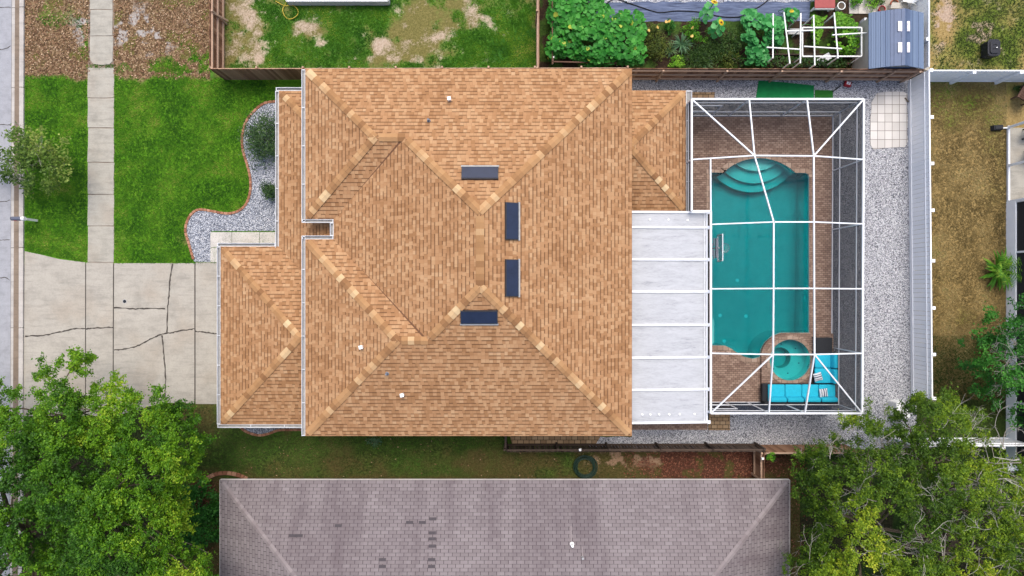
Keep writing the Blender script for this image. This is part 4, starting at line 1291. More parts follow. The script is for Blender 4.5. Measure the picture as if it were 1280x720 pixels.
for px, py in ((802, 517.5), (812, 517.5), (823, 517.5), (836, 517.5), (849, 517.5), (868, 517.5), (859, 275.5), (811.5, 275), (835, 275)):
    q = tl(px, py); mb = MB(); mb.lathe(q[0], q[1], [(0.055, q[2] - .01), (0.055, q[2] + .03), (0.03, q[2] + .045)], 10); mb.build('bolt_cap', M['pipe'], pc)
for y in (268, 364, 446, 524):
    q = tl(883, y); mb = MB(); mb.beam((q[0], q[1], 0), (q[0], q[1], q[2] - .08), .09, .09); mb.build('post', M['alu'], pc)

# ---- screened pool cage
cage = thing('pool_cage', 'white aluminium screen enclosure with hipped top over the teal pool', 'pool cage', G(972, 320, 0))
ZE, ZT = 3.2, 4.4
Eg = lambda x, y: Vector(G(x, y, ZE)); Tp = lambda x, y: Vector(G(x, y, ZT))
nA, nB, nC, nD, nE_ = Tp(943, 194.5), Tp(1017, 195), Tp(967, 277.5), Tp(966.3, 443), Tp(1018, 443)
nC2, nF, nF2 = Tp(1017.3, 277.5), Tp(966.8, 360.5), Tp(1017.6, 360.5)
NW, NE, SE, SW = Eg(864.5, 124), Eg(1079.5, 124), Eg(1077.5, 516.5), Eg(888.5, 516.5)
J1, J2 = Eg(864.5, 264), Eg(888.5, 264)
eaves = [(NW, NE), (NE, SE), (SE, SW), (SW, J2), (J2, J1), (J1, NW)]
for a, b in eaves:
    mb = MB(); mb.beam(a, b, .085, .1); mb.build('eave_beam', M['alu'], cage)
W1 = Eg(864.5, 199.5); W2 = Eg(888.5, 280.5); W3 = Eg(888.5, 361); W4 = Eg(888.5, 441.5)
E1, E2, E3, E4 = Eg(1079.5, 199.5), Eg(1079, 280), Eg(1078.5, 361), Eg(1078, 441.5)
N1, N2, S1, S2 = Eg(936.3, 124), Eg(1008.5, 124), Eg(961, 516.5), Eg(1006, 516.5)
wj = Vector(W1).lerp(nA, 24 / 78)
for a, b in ((NW, nA), (W1, nA), (N1, nA), (N2, nB), (NE, nB), (E1, nB), (nA, nB), (nA, nC), (W2, nC), (nC, nC2), (nC2, E2), (W3, nF), (nF, nF2), (nF2, E3), (nC, nF), (nF, nD), (nB, nC2), (nC2, nF2), (nF2, nE_),
             (W4, nD), (nD, nE_), (nE_, E4), (SW, nD), (nD, S1), (nE_, S2), (nE_, SE), (wj, J2)):
    mb = MB(); mb.beam(a, b, .06, .085); mb.build('roof_beam', M['alu'], cage)
mb = MB()
for poly in ([NW, N1, nA], [N1, N2, nB, nA], [N2, NE, nB], [NE, E1, nB], [E1, E2, nC2, nB], [E2, E3, nF2, nC2], [E3, E4, nE_, nF2], [E4, SE, nE_], [SE, S2, nE_], [S2, S1, nD, nE_], [S1, SW, nD], [SW, W4, nD], [W4, W3, nF, nD], [W3, W2, nC, nF],
             [W2, J2, wj, nA, nC], [J2, J1, W1, wj], [W1, NW, nA], [nA, nB, nC2, nC], [nC, nC2, nF2, nF], [nF, nF2, nE_, nD]):
    mb.add([p_ + Vector((0, 0, .02)) for p_ in poly], [list(range(len(poly)))])
mb.build('roof_screen', M['screen_roof'], cage)
def wall_frame(a, b, cuts, girts=(0.06, 0.86, 2.6), n='post'):
    a = Vector(a); b = Vector(b)
    for c_ in cuts:
        q = Vector(c_); mb = MB(); mb.beam((q.x, q.y, 0.05), (q.x, q.y, ZE - .052), .055, .075); mb.build('post', M['alu'], cage)
    for z in girts:
        mb = MB(); mb.beam((a.x, a.y, z), (b.x, b.y, z), .05, .05 if z > .1 else .1); mb.build('girt', M['alu'], cage)
    mb = MB(); mb.add([(a.x, a.y, .05), (b.x, b.y, .05), (b.x, b.y, ZE), (a.x, a.y, ZE)], [(0, 1, 2, 3)])
    mb.build('wall_screen', M['screen_wall'], cage)
wall_frame(NE, SE, [NE, E1, E2, E3, E4, SE]); wall_frame(NW, NE, [N1, N2, NW]); wall_frame(SE, SW, [S1, S2, SW]); wall_frame(J1, NW, [W1, J1])
for (a, b, y) in ((Eg(868, 124), Eg(912, 124), .1), (Eg(893, 516.5), Eg(931, 516.5), -.1)):
    d = mb = MB()
    for q in (a, b): mb.beam((q.x, q.y, .06), (q.x, q.y, 2.1), .06, .06)
    mb.beam((a.x, a.y, 2.07), (b.x, b.y, 2.07), .06, .06); mb.beam((a.x, a.y, 1.0), (b.x, b.y, 1.0), .05, .05); mb.build('screen_door', M['alu'], cage)

# ---- neighbour house (south)
ZS = 2.7; ps = 0.36
sxW, sxE, syN = X_(275, ZS), X_(987, ZS), Y_(600, ZS); sh = 4.9; syS = syN - 2 * sh; szr = ZS + ps * sh
h2 = thing('house', 'neighbouring house under a weathered grey shingle roof with dark replaced tabs', 'house', ((sxW + sxE) / 2, syN - sh, 0))
a, b, c_, d_ = (sxW, syN, ZS), (sxE, syN, ZS), (sxE, syS, ZS), (sxW, syS, ZS); r1, r2 = (sxW + sh, syN - sh, szr), (sxE - sh, syN - sh, szr)
mb = MB(); mb.add([b, a, r1, r2], [(0, 1, 2, 3)]); mb.add([d_, c_, r2, r1], [(0, 1, 2, 3)]); mb.add([a, d_, r1], [(0, 1, 2)]); mb.add([c_, b, r2], [(0, 1, 2)])
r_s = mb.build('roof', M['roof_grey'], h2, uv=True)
mb = MB()
for p_, q in ((a, r1), (b, r2), (c_, r2), (d_, r1), (r1, r2)): caps(mb, p_, q, .12, .2, -0.02)
mb.build('ridge_caps', M['cap_grey'], r_s)
def sroof(px, py):
    z = ZS + 1
    for _ in range(30):
        x, y, _z = G(px, py, z); z = ZS + ps * min(syN - y, x - sxW, sxE - x)
    return Vector((x, y, z))
DT = plain('dark_tab', (88, 82, 85), .95, .2, 20)
for px, py in ((541, 648.5), (540.5, 666), (540.5, 673.5), (540.5, 682.5), (539.5, 699.5), (539.5, 708), (478, 699.5), (478, 708), (366, 669.5), (374, 669.5), (423, 657), (528, 653), (512, 653)):
    q = sroof(px, py); mb = MB(); mb.beam(q - Vector((.17, 0, 0)) + Vector((0, 0, .008)), q + Vector((.17, 0, 0)) + Vector((0, 0, .008)), .14, .012, up=Vector((0, ps, 1)).normalized()); mb.build('replaced_tab', DT, r_s)
q = sroof(715, 680); mb = MB(); mb.lathe(q.x, q.y, [(0.1, q.z - .05), (.1, q.z + .04), (.06, q.z + .06), (.06, q.z + .3)], 14); mb.build('vent_pipe', M['pipe'], h2)
q = sroof(728, 696); mb = MB(); mb.lathe(q.x, q.y, [(0.05, q.z - .05), (.05, q.z + .25)], 10); mb.build('vent_pipe', M['flash'], h2)
for px, py, w_, L in ((714, 668, .06, .7), (728, 690, .04, .4)):
    mb = MB(); q = sroof(px, py); mb.beam(q - Vector((0, -L / 2, ps * L / 2)) + Vector((0, 0, .012)), q + Vector((0, -L / 2, ps * L / 2)) + Vector((0, 0, .012)), w_, .006); mb.build('pale_streak', M['cap_grey'], r_s)
mb = MB(); ee = [a, b, c_, d_]
for p_, q in zip(ee, ee[1:] + ee[:1]): mb.beam((p_[0], p_[1], ZS - .08), (q[0], q[1], ZS - .08), .05, .15)
mb.sheet([p_[:2] for p_ in ee], ZS - .15); mb.build('fascia', M['slab'], h2)
mb = MB(); mb.prism([(sxW + .6, syS + .6), (sxE - .6, syS + .6), (sxE - .6, syN - .9), (sxW + .6, syN - .9)], 0, ZS - .14); mb.build('walls', M['stucco'], h2)
for x in (-9, -4, 3, 8):
    mb = MB(); mb.box(x, syN - .9, 1.5, 1.2, .07, 1.1); f_ = mb.build('window', M['white'], h2); mb = MB(); mb.box(x, syN - .9, 1.5, 1.1, .09, 1.0); mb.build('glass', M['glass'], f_)
# ================================================================== FENCES
def board_fence(name, label, a, b, h=1.83, side=1, mat='wood', rails=(0.3, 0.95, 1.6), post_every=2.4, bw=0.14, gap=0.008, posts=None, post_mat='wood_rail'):
    """a, b plan points; rails and posts on the left (side=1) or right (-1) of a->b"""
    a = Vector((*a, 0)); b = Vector((*b, 0)); d = b - a; L = d.length; d.normalize(); s_ = Vector((-d.y, d.x, 0)) * side
    o = thing(name, label, 'fence', ((a + b) / 2).to_tuple())
    mb = MB(); n = int(L / (bw + gap)); st = L / n
    for i in range(n):
        c_ = a + d * (st * (i + .5)); hh_ = h + random.uniform(-.012, .012); ln = s_ * random.uniform(-.004, .004)
        mb.beam(c_ + Vector((0, 0, .03)), c_ + ln + Vector((0, 0, hh_)), .018, st - gap, up=d, r=random.random())
    mb.build('boards', M[mat], o)
    for z in rails:
        mb = MB(); mb.beam(a + s_ * .052 + Vector((0, 0, z)), b + s_ * .052 + Vector((0, 0, z)), .08, .09); mb.build('rail', M[post_mat], o)
    ps_ = posts if posts is not None else [i / max(1, round(L / post_every)) for i in range(round(L / post_every) + 1)]
    for t_ in ps_:
        q = a + d * (L * t_) + s_ * .1; mb = MB(); mb.beam(q, q + Vector((0, 0, h - .05)), .09, .09, up=d); mb.build('post', M[post_mat], o)
    return o


F0 = G(261.5, 86, 1.83)[:2]; F1 = G(785, 85.3, 1.83)[:2]; F2 = G(1157, 86.5, 1.83)[:2]
board_fence('wooden_fence', 'brown board fence along the front lawn and behind the tan roof', F0, F1, side=1)
board_fence('wooden_fence', 'long brown fence with three rails between gravel and vegetable garden', F1, F2, side=-1, posts=[.12, .335, .52, .72, .9, .985])
board_fence('wooden_fence', 'brown fence with slanting brace running up beside the leaf littered ground', G(261.5, -60, 1.83)[:2], (F0[0], F0[1] + .05), side=1)
o = bpy.data.objects[[x.name for x in COL.objects if x.type == 'EMPTY'][-1]]
mb = MB(); q = G(281, 27)[:2]; mb.beam((q[0] + .2, q[1], .1), (F0[0] + .1, G(0, 15, 1.7)[1], 1.6), .09, .06); mb.build('brace', M['wood_rail'], o)
board_fence('wooden_fence', 'thin brown fence dividing weedy backyard from the squash patch', G(674, -60, 1.83)[:2], G(674, 84, 1.83)[:2], side=-1)
board_fence('wooden_fence', 'dark weathered fence between gravel side yard and leafy strip', G(633, 565, 1.6)[:2], G(957, 564.5, 1.6)[:2], 1.6, side=1, mat='wood_grey', post_mat='wood_grey', rails=(.25, 1.4), bw=.13, gap=.03)
board_fence('wooden_fence', 'reddish brown board fence end running under the olive tree', G(957.5, 565, 1.6)[:2], G(1075, 564.5, 1.6)[:2], 1.6, side=-1)
board_fence('wooden_fence', 'short dark return fence from gravel path to house wall', G(633, 545, 1.5)[:2], G(633, 563, 1.5)[:2], 1.5, side=-1, mat='wood_grey', post_mat='wood_grey', rails=(.3, 1.2), posts=[0, 1])
board_fence('wooden_gate', 'narrow brown gate between board fence and grey roofed house', G(955.5, 567, 1.6)[:2], G(955.5, 602, 1.6)[:2], 1.6, side=-1, rails=(.3, 1.3), posts=[0, 1])['category'] = 'gate'


def vinyl_fence(name, label, a, b, posts, h=1.83, side=1, bw=0.23, rails=(0.25, 1.45)):
    a = Vector((*a, 0)); b = Vector((*b, 0)); d = b - a; L = d.length; d.normalize(); s_ = Vector((-d.y, d.x, 0)) * side
    o = thing(name, label, 'fence', ((a + b) / 2).to_tuple())
    mb = MB(); n = int(L / bw); st = L / n
    for i in range(n):
        c_ = a + d * (st * (i + .5)); mb.beam(c_ + Vector((0, 0, .05)), c_ + Vector((0, 0, h - .06)), .03, st - .014, up=d, r=random.random())
    mb.build('boards', M['vinyl'], o)
    mb = MB(); mb.beam(a + Vector((0, 0, h - .03)), b + Vector((0, 0, h - .03)), .06, .07); mb.build('top_rail', M['vinylpost'], o)
    mb = MB(); mb.beam(a + Vector((0, 0, .06)), b + Vector((0, 0, .06)), .055, .07); mb.build('bottom_rail', M['vinylpost'], o)
    for z in rails:
        mb = MB(); mb.beam(a + s_ * .03 + Vector((0, 0, z)), b + s_ * .03 + Vector((0, 0, z)), .03, .06); mb.build('rail', M['vinylpost'], o)
    for t_ in posts:
        q = a + d * (L * t_) - s_ * .09; mb = MB(); mb.beam(q, q + Vector((0, 0, h + .02)), .13, .13, up=d); po = mb.build('post', M['vinylpost'], o)
        mb = MB(); mb.box(q.x, q.y, h + .04, .16, .16, .035); mb.box(q.x, q.y, h + .072, .1, .1, .03, taper=.2); mb.build('cap', M['vinylpost'], po)
    return o


v0 = G(1161.5, 87, 1.83)[:2]; v1 = G(1165.5, 500, 1.83)[:2]
fr = lambda y: (y - 87) / (500 - 87)
vinyl_fence('vinyl_fence', 'long white vinyl fence beside the grey gravel strip', v0, v1, [fr(y) for y in (88, 146.5, 204.5, 263, 326, 385, 443, 498)], side=-1)
vinyl_fence('vinyl_fence', 'white vinyl fence between brown lawn and yard with black smoker', G(1163.5, 88, 1.83)[:2], G(1420, 88.5, 1.83)[:2], [.21, .44, .66], side=1)
vinyl_fence('vinyl_fence', 'white vinyl fence glimpsed under the big olive green tree', G(1143, 558, 1.83)[:2], G(1420, 556, 1.83)[:2], [.02, .2, .4, .6], side=1)
vinyl_fence('vinyl_fence', 'white vinyl fence edge running up beside the blue shed', G(1161.5, -70, 1.83)[:2], G(1161.5, 83, 1.83)[:2], [.02, .4, .78], side=1)

# ================================================================== SHED
sx0, sx1, sy0, sy1 = *[G(x, 0, 2.2)[0] for x in (1090, 1161)], G(0, 83.5, 2.2)[1], G(0, 13, 2.2)[1]
sx1 -= .06
shd = thing('garden_shed', 'slate blue plastic garden shed with four pale skylights in ridge', 'shed', ((sx0 + sx1) / 2, (sy0 + sy1) / 2, 0))
xr0 = G(1116, 0, 2.5)[0]; xr1 = G(1141, 0, 2.5)[0]; xm = (sx0 + sx1) / 2 + .12; ze, zk = 1.9, 2.45
def strip(x0, z0, x1, z1, n, mat, nm):
    mb = MB()
    for i in range(n):
        a_, b_ = i / n, (i + 1) / n - .012
        p0 = (x0 + (x1 - x0) * a_, z0 + (z1 - z0) * a_); p1 = (x0 + (x1 - x0) * b_, z0 + (z1 - z0) * b_)
        lo = [(p0[0], sy0, p0[1] - .05), (p1[0], sy0, p1[1] - .05), (p1[0], sy1, p1[1] - .05), (p0[0], sy1, p0[1] - .05)]
        mb.hexa(lo, [(x, y, z + .05 + (.012 if i % 2 else 0)) for x, y, z in lo], random.random())
    return mb.build(nm, M[mat], shd)
zk0 = zk - .05
strip(sx0, ze, xr0, zk0 - .12, 9, 'shedblue', 'roof_panel'); strip(xr1, zk0 - .12, sx1, ze, 5, 'shedblue', 'roof_panel')
strip(xr0, zk0 - .115, xm, zk, 4, 'shedridge', 'ridge_panel'); strip(xm, zk, xr1, zk0 - .115, 3, 'shedridge', 'ridge_panel')
for py in (32.5, 59):
    for px, wd, sg in ((1125.5, .2, -1), (1136, .14, 1)):
        q = G(px, py, zk); mb = MB(); mb.box(q[0], q[1], zk - .035, wd, .5, .05); mb.box(q[0] - sg * 0.0, q[1], zk - .0, wd * .7, .42, .03); mb.build('skylight', M['skydome'], shd, bevel=.015)
mb = MB(); mb.prism([(sx0 + .12, sy0 + .12), (sx1 - .12, sy0 + .12), (sx1 - .12, sy1 - .12), (sx0 + .12, sy1 - .12)], 0, ze - .03)
for y in (sy0 + .12, sy1 - .17): mb.add([(sx0 + .12, y, ze - .031), (sx1 - .12, y, ze - .031), (xm, y, zk - .07), (sx0 + .12, y + .05, ze - .031), (sx1 - .12, y + .05, ze - .031), (xm, y + .05, zk - .07)], [(0, 1, 2), (5, 4, 3), (0, 2, 5, 3), (2, 1, 4, 5)])
mb.build('walls', M['shedwall'], shd)
mb = MB(); mb.box(xm, sy0 + .1, .95, 1.3, .06, 1.7); dr = mb.build('door', M['shedridge'], shd); mb = MB(); mb.box(xm + .5, sy0 + .05, 1.0, .04, .06, .16); mb.build('handle', M['dark'], dr)

# low covered box at the top edge
q0, q1 = G(362, 6.3, 0), G(487, 6.3, 0)
o = thing('cold_frame', 'low white sided box with dark blue cover behind weedy backyard', 'cold frame', ((q0[0] + q1[0]) / 2, q0[1] + 1.2, 0))
y0 = q0[1]; x0, x1 = q0[0], q1[0]
for a, b in (((x0, y0), (x1, y0)), ((x0, y0 + 2.4), (x1, y0 + 2.4)), ((x0, y0), (x0, y0 + 2.4)), ((x1, y0), (x1, y0 + 2.4))):
    mb = MB(); mb.beam((*a, .27), (*b, .27), .07, .54); mb.build('side_board', M['gutter'], o)
for i in range(2):
    xa = x0 + .06 + (x1 - x0 - .06) * i / 2; mb = MB(); mb.box((xa + xa + (x1 - x0) / 2 - .08) / 2, y0 + 1.2, .535, (x1 - x0) / 2 - .1, 2.26, .04); mb.build('cover', M['glass'], o)

# ================================================================== EAST NEIGHBOUR PORCH
o = thing('screened_porch', 'white framed screened porch at the far edge of the brown lawn', 'porch', (*G(1275, 290)[:2], 0))
B = lambda y, z=0.0: Vector((*G(1258.5, y)[:2], z)); zp = 2.7
mb = MB(); mb.prism(GP(rect(1257.5, 160, 1420, 575)), -.05, .06); mb.build('floor', M['walkcon'], o)
for y in (160, 207.5, 252.5):
    mb = MB(); mb.beam(B(y, .06), B(y, zp), .11, .11); mb.build('post', M['alu'], o)
mb = MB(); mb.beam(B(158, .12), B(252, .12), .09, .12); mb.build('base_rail', M['alu'], o)
mb = MB(); mb.beam(B(158, zp), B(252, zp), .09, .1); mb.build('top_rail', M['alu'], o)
mb = MB(); mb.beam(B(252.5, .36), B(575, .36), .12, .68); mb.build('knee_wall', M['vinylpost'], o)
mb = MB(); mb.beam(B(252.5, 1.65) + Vector((.02, 0, 0)), B(575, 1.65) + Vector((.02, 0, 0)), .03, 1.88); mb.build('dark_screen', M['charcoal'], o)
for y in (254, 316, 381, 440, 500, 568):
    mb = MB(); mb.beam(B(y, .7), B(y, zp - .1), .1, .08); mb.build('mullion', M['alu'], o)
mb = MB(); mb.beam(B(252.5, zp - .05), B(575, zp - .05), .14, .14); mb.build('header', M['vinylpost'], o)
a = B(252.5, zp + .05); b = B(577, zp + .05)
mb = MB(); mb.hexa([a + Vector((-.1, 0, 0)), b + Vector((-.1, 0, 0)), b + Vector((6, 0, 1)), a + Vector((6, 0, 1))][::-1], [a + Vector((-.1, 0, .05)), b + Vector((-.1, 0, .05)), b + Vector((6, 0, 1.05)), a + Vector((6, 0, 1.05))][::-1]); mb.build('roof', M['skyframe'], o)
mb = MB(); qa = Vector(G(1259, 583, .5)); mb.beam(qa, qa + Vector((4, .3, 0)), .5, .12); mb.build('ledge', M['white'], o)
o = thing('equipment_box', 'small dark box on the lawn at the white porch corner', 'box', G(1244, 160.5, 0))
q = Vector(G(1244, 160.5)); mb = MB(); mb.box(q.x, q.y, .14, .56, .28, .26, .05, taper=.85); mb.build('housing', M['charcoal'], o, bevel=.02)
mb = MB(); mb.box(q.x, q.y, .28, .34, .16, .03, .05); mb.build('lid', M['dark'], o)
mb = MB(); mb.tube([(q.x + .27, q.y, .1), (q.x + .6, q.y, .1)], .04, 8); mb.build('conduit', M['pvc'], o)


def chair(name, label, cat, x, y, z, rot, mat, w=.6, dpt=.6, sh_=.4, bh=.9, metal=False):
    o = thing(name, label, cat, (x, y, z)); m = MB
    c, s_ = math.cos(rot), math.sin(rot)
    def T(p_): return (x + p_[0] * c - p_[1] * s_, y + p_[0] * s_ + p_[1] * c, z + p_[2])
    def plank(p0, p1, w_, t_): b_ = MB(); b_.beam(T(p0), T(p1), w_, t_); return b_
    b_ = MB()
    for i in range(5): yy = -dpt / 2 + dpt * (i + .5) / 5; b_.beam(T((-w / 2, yy, sh_)), T((w / 2, yy, sh_)), dpt / 5 - .015, .025)
    b_.build('seat', mat, o)
    b_ = MB()
    for i in range(5): xx = -w / 2 + w * (i + .5) / 5; b_.beam(T((xx, dpt / 2 - .02, sh_ + .02)), T((xx, dpt / 2 + .25, bh + .05 * math.sin(PI * (i + .5) / 5))), w / 5 - .015, .025, up=(0, 0, 1))
    b_.build('backrest', mat, o)
    for sx in (-1, 1):
        for sy in (-1, 1): plank((sx * w / 2, sy * dpt / 2, 0), (sx * w / 2, sy * dpt / 2, sh_ + (.2 if sy < 0 else .2)), .06, .06).build('leg', mat, o)
        plank((sx * (w / 2 + .02), -dpt / 2 - .05, sh_ + .21), (sx * (w / 2 + .02), dpt / 2 + .1, sh_ + .21), .1, .025).build('arm', mat, o)
    return o


q = G(1274, 121); chair('wooden_chair', 'weathered brown wooden chair on the brown lawn by white fence', 'chair', q[0], q[1], 0, 2.6, M['oldwood'], .65, .65)
bush('shrub', 'scrubby little plant above the weathered wooden chair', 1276, 109, 7, .4, 260, .1, M['leaf_dark'], cat='plant')
q = G(1283, 169); chair('metal_chair', 'dark metal chair on the grey porch floor, upper of two', 'chair', q[0], q[1], .06, 1.5, M['iron'], .5, .5, .42, .85)
q = G(1285, 196); chair('metal_chair', 'dark metal chair on the grey porch floor, lower of two', 'chair', q[0], q[1], .06, 1.5, M['iron'], .5, .5, .42, .85)

# smoker
q = G(1231.5, 65); x, y = q[0], q[1]
o = thing('smoker', 'black lidded smoker grill on patchy grass behind white fence', 'grill', (x, y, 0))
def rr(cx, cy, w_, h_, r, n=5):
    out = []
    for ox, oy, a0 in ((1, 1, 0), (-1, 1, 90), (-1, -1, 180), (1, -1, 270)):
        for i in range(n + 1): a = math.radians(a0 + 90 * i / n); out.append((cx + ox * (w_ / 2 - r) + r * math.cos(a), cy + oy * (h_ / 2 - r) + r * math.sin(a)))
    return out
mb = MB(); mb.prism(rr(x, y, .62, .84, .16), .12, .62); mb.build('body', M['iron'], o, bevel=.02)
mb = MB(); mb.prism(rr(x, y, .66, .88, .18), .622, .68); mb.prism(rr(x, y, .46, .66, .12), .681, .74); mb.build('lid', M['iron'], o, bevel=.025)
mb = MB()
for dy in (-.1, .1): mb.tube([(x - .1 + .2 * i / 8, y + dy + .05 * math.sin(i / 8 * PI), .75) for i in range(9)], .015)
mb.build('handle', M['black'], o)
mb = MB(); mb.lathe(x + .08, y - .03, [(.03, .741), (.03, .77), (.01, .78)], 10); mb.build('thermometer', M['pipe'], o)
for sx in (-1, 1):
    for sy in (-1, 1): mb = MB(); mb.beam((x + sx * .24, y + sy * .32, 0), (x + sx * .24, y + sy * .32, .13), .06, .06); mb.build('leg', M['black'], o)

# palm, blue drum, white cabinet
o = spiky('palm', 'young bright green palm against the white porch beam', 1249, 338, 1.15, .55, 46, M['leaf_palm'], 'palm', .075)
x, y = G(1252, 338)[:2]
mb = MB(); mb.tube([(o.location.x, o.location.y, 0), (o.location.x, o.location.y, .3)], [.09, .06], 8); mb.build('trunk', M['bark'], o)
V = []; F = []; r_ = []
for i in range(12):
    a = 2 * PI * i / 12 + random.uniform(-.2, .2); L = random.uniform(.8, 1.2); base = Vector((o.location.x, o.location.y, .4)); dv = Vector((math.cos(a), math.sin(a), 0))
    for k in range(1, 12):
        t_ = k / 12; p_ = base + dv * L * t_ + Vector((0, 0, .7 * math.sin(t_ * 2.2)))
        for sg in (-1, 1):
            s_ = Vector((-dv.y, dv.x, 0)) * sg; tip = p_ + s_ * .3 * math.sin(PI * min(1, t_ + .12)) + dv * .15 + Vector((0, 0, -.06)); b_ = len(V)
            V += [tuple(p_), tuple(p_ + dv * .045), tuple(tip)]; F.append((b_, b_ + 1, b_ + 2)); r_.append(min(1, max(0, random.gauss(.55, .25))))
np_mesh('frond', V, F, r_, M['leaf_palm'], o)
x, y = G(1279, 523)[:2]; o = thing('drum', 'bright blue plastic drum under the white porch ledge', 'drum', (x, y, 0))
mb = MB(); mb.lathe(x, y, [(.28, 0), (.3, .05), (.3, .3), (.315, .32), (.3, .34), (.3, .8), (.28, .86)], 28); mb.build('body', M['blue'], o)
mb = MB(); mb.lathe(x, y, [(.285, .861), (.285, .89), (.26, .9), (.25, .87)], 28); mb.build('lid', M['blue'], o)
mb = MB(); mb.lathe(x + .15, y, [(.04, .88), (.04, .92)], 12); mb.build('bung', M['dark'], o)
x, y = G(1129, 512.5, .8)[:2]; o = thing('equipment_cabinet', 'white equipment cabinet on gravel half hidden by olive tree', 'cabinet', (x, y, 0))
mb = MB(); mb.prism(rr(x, y, .68, .82, .1), 0, .78); mb.build('body', M['pipe'], o, bevel=.03)
mb = MB(); mb.prism(rr(x, y, .72, .86, .12), .781, .83); mb.build('lid', M['pipe'], o, bevel=.03)
mb = MB(); mb.box(x - .36, y, .6, .03, .16, .05); mb.build('latch', M['dark'], o)

# ================================================================== POOL SIDE FURNITURE
def pz(x, y, z): return G(x, y, z)
def sofa(name, label, x0, y0, x1, y1, back, n, arm=None):
    """px rect on the spa platform; back = side of the backrest ('S' or 'E'); n seat cushions; arm = dark table end px width"""
    zb_ = PZ; X0, Y1, _ = G(x0, y0, .6); X1, Y0, _ = G(x1, y1, .6)
    o = thing(name, label, 'sofa', ((X0 + X1) / 2, (Y0 + Y1) / 2, zb_))
    mb = MB(); mb.prism([(X0, Y0), (X1, Y0), (X1, Y1), (X0, Y1)], zb_ + .03, zb_ + .3)
    if back == 'S': mb.prism([(X0, Y0), (X1, Y0), (X1, Y0 + .2), (X0, Y0 + .2)], zb_ + .301, zb_ + .62)
    else: mb.prism([(X1 - .2, Y0), (X1, Y0), (X1, Y1), (X1 - .2, Y1)], zb_ + .301, zb_ + .62)
    mb.build('frame', M['charcoal'], o, bevel=.02)
    def cush(nm, cx, cy, cz, sx, sy, sz, rot=0, tilt=0):
        mb = MB(); mb.box(0, 0, 0, sx, sy, sz)
        q = mb.build(nm, M['cyan'], o, bevel=.05); q.location = (cx - o.location.x, cy - o.location.y, cz - o.location.z)
        q.modifiers['bevel'].width = .045; q.modifiers['bevel'].segments = 3
        q.data.transform(Matrix.Identity(4)); q.rotation_euler = (tilt if back == 'S' else 0, tilt if back == 'E' else 0, rot)
        for v_ in q.data.vertices: v_.co += Vector((o.location.x, o.location.y, o.location.z))
        for p_ in q.data.polygons: p_.use_smooth = True
        return q
    if back == 'S':
        xs0 = X0 + (arm or 0); wd = (X1 - .06 - xs0) / n
        for i in range(n):
            cx = xs0 + wd * (i + .5); cush('seat_cushion', cx, (Y0 + Y1) / 2 + .04, zb_ + .38, wd - .02, Y1 - Y0 - .12, .16)
            cush('back_cushion', cx, Y0 + .33, zb_ + .58, wd - .05, .2, .4, 0, .2)
    else:
        ht = (Y1 - Y0) / n
        for i in range(n):
            cy = Y0 + ht * (i + .5); cush('seat_cushion', (X0 + X1) / 2 - .12, cy, zb_ + .38, X1 - X0 - .2, ht - .02, .16)
            cush('back_cushion', X1 - .3, cy, zb_ + .58, .2, ht - .05, .4, 0, .2)
    return o
s1 = sofa('outdoor_sofa', 'long cyan cushioned outdoor sofa along the lower cage wall', 953.5, 480, 1045, 506, 'S', 4, .25)
s2 = sofa('outdoor_sofa', 'short cyan cushioned outdoor sofa along the side cage wall', 1018.5, 441, 1047, 479, 'E', 2)
# flip: cushions were built around the origin of the thing, keep them as placed
def pillow(name, label, px, py, rot, z, size=.42):
    x, y, _ = G(px, py, z); o = thing(name, label, 'pillow', (x, y, z), None)
    V = []; n = 9
    for k in (1, -1):
        for j in range(n):
            for i in range(n):
                u = -1 + 2 * i / (n - 1); v = -1 + 2 * j / (n - 1)
                th = .075 * (max(0, (1 - u ** 4) * (1 - v ** 4))) ** .6; pin = 1 - .07 * (1 - abs(u)) * 0 - .05 * (1 - v * v) * abs(u) ** 3
                V.append((u * size / 2 * pin, v * size / 2, k * th))
    F = []
    for s_ in (0, 1):
        for j in range(n - 1):
            for i in range(n - 1):
                q = s_ * n * n + j * n + i; f = (q, q + 1, q + n + 1, q + n); F.append(f if s_ == 0 else f[::-1])
    c, s_ = math.cos(rot), math.sin(rot)
    mb = MB(); mb.add([(x + a * c - b * s_, y + a * s_ + b * c, z + d) for a, b, d in V], F)
    q = mb.build('cover', M['stripe'], o, smooth=True)
    ul = q.data.uv_layers.new(name='UVMap')
    for lp in q.data.loops: vv = V[lp.vertex_index]; ul.data[lp.index].uv = (vv[0] / size + .5, vv[1] / size + .5)
    return o
t = NT('striped_fabric'); uv = t.n('UVMap', None, uv_map='UVMap').outputs[0]; sp = t.n('SeparateXYZ', {0: uv})
st = t.ramp(sp.outputs[0], [(0, lin((228, 232, 236))), (.2, lin((58, 74, 104))), (.27, lin((228, 232, 236))), (.44, lin((70, 86, 114))), (.56, lin((228, 232, 236))), (.72, lin((58, 74, 104))), (.8, lin((228, 232, 236)))], 'CONSTANT')
M['stripe'] = t.end(t.bsdf(st, .9))
pillow('throw_pillow', 'striped white and navy pillow on the long cyan sofa', 1029.5, 491, .12, PZ + .58)
pillow('throw_pillow', 'striped white and navy pillow tilted on the short cyan sofa', 1022.5, 471, 1.85, PZ + .54)
X0, Y1, _ = G(1018, 421.5, .6); X1, Y0, _ = G(1038.5, 441, .6); x, y = (X0 + X1) / 2, (Y0 + Y1) / 2
o = thing('side_table', 'square black wicker side table at the head of the short cyan sofa', 'table', (x, y, PZ))
mb = MB(); mb.box(x, y, PZ + .52, X1 - X0, Y1 - Y0, .05); mb.build('table_top', M['charcoal'], o, bevel=.012)
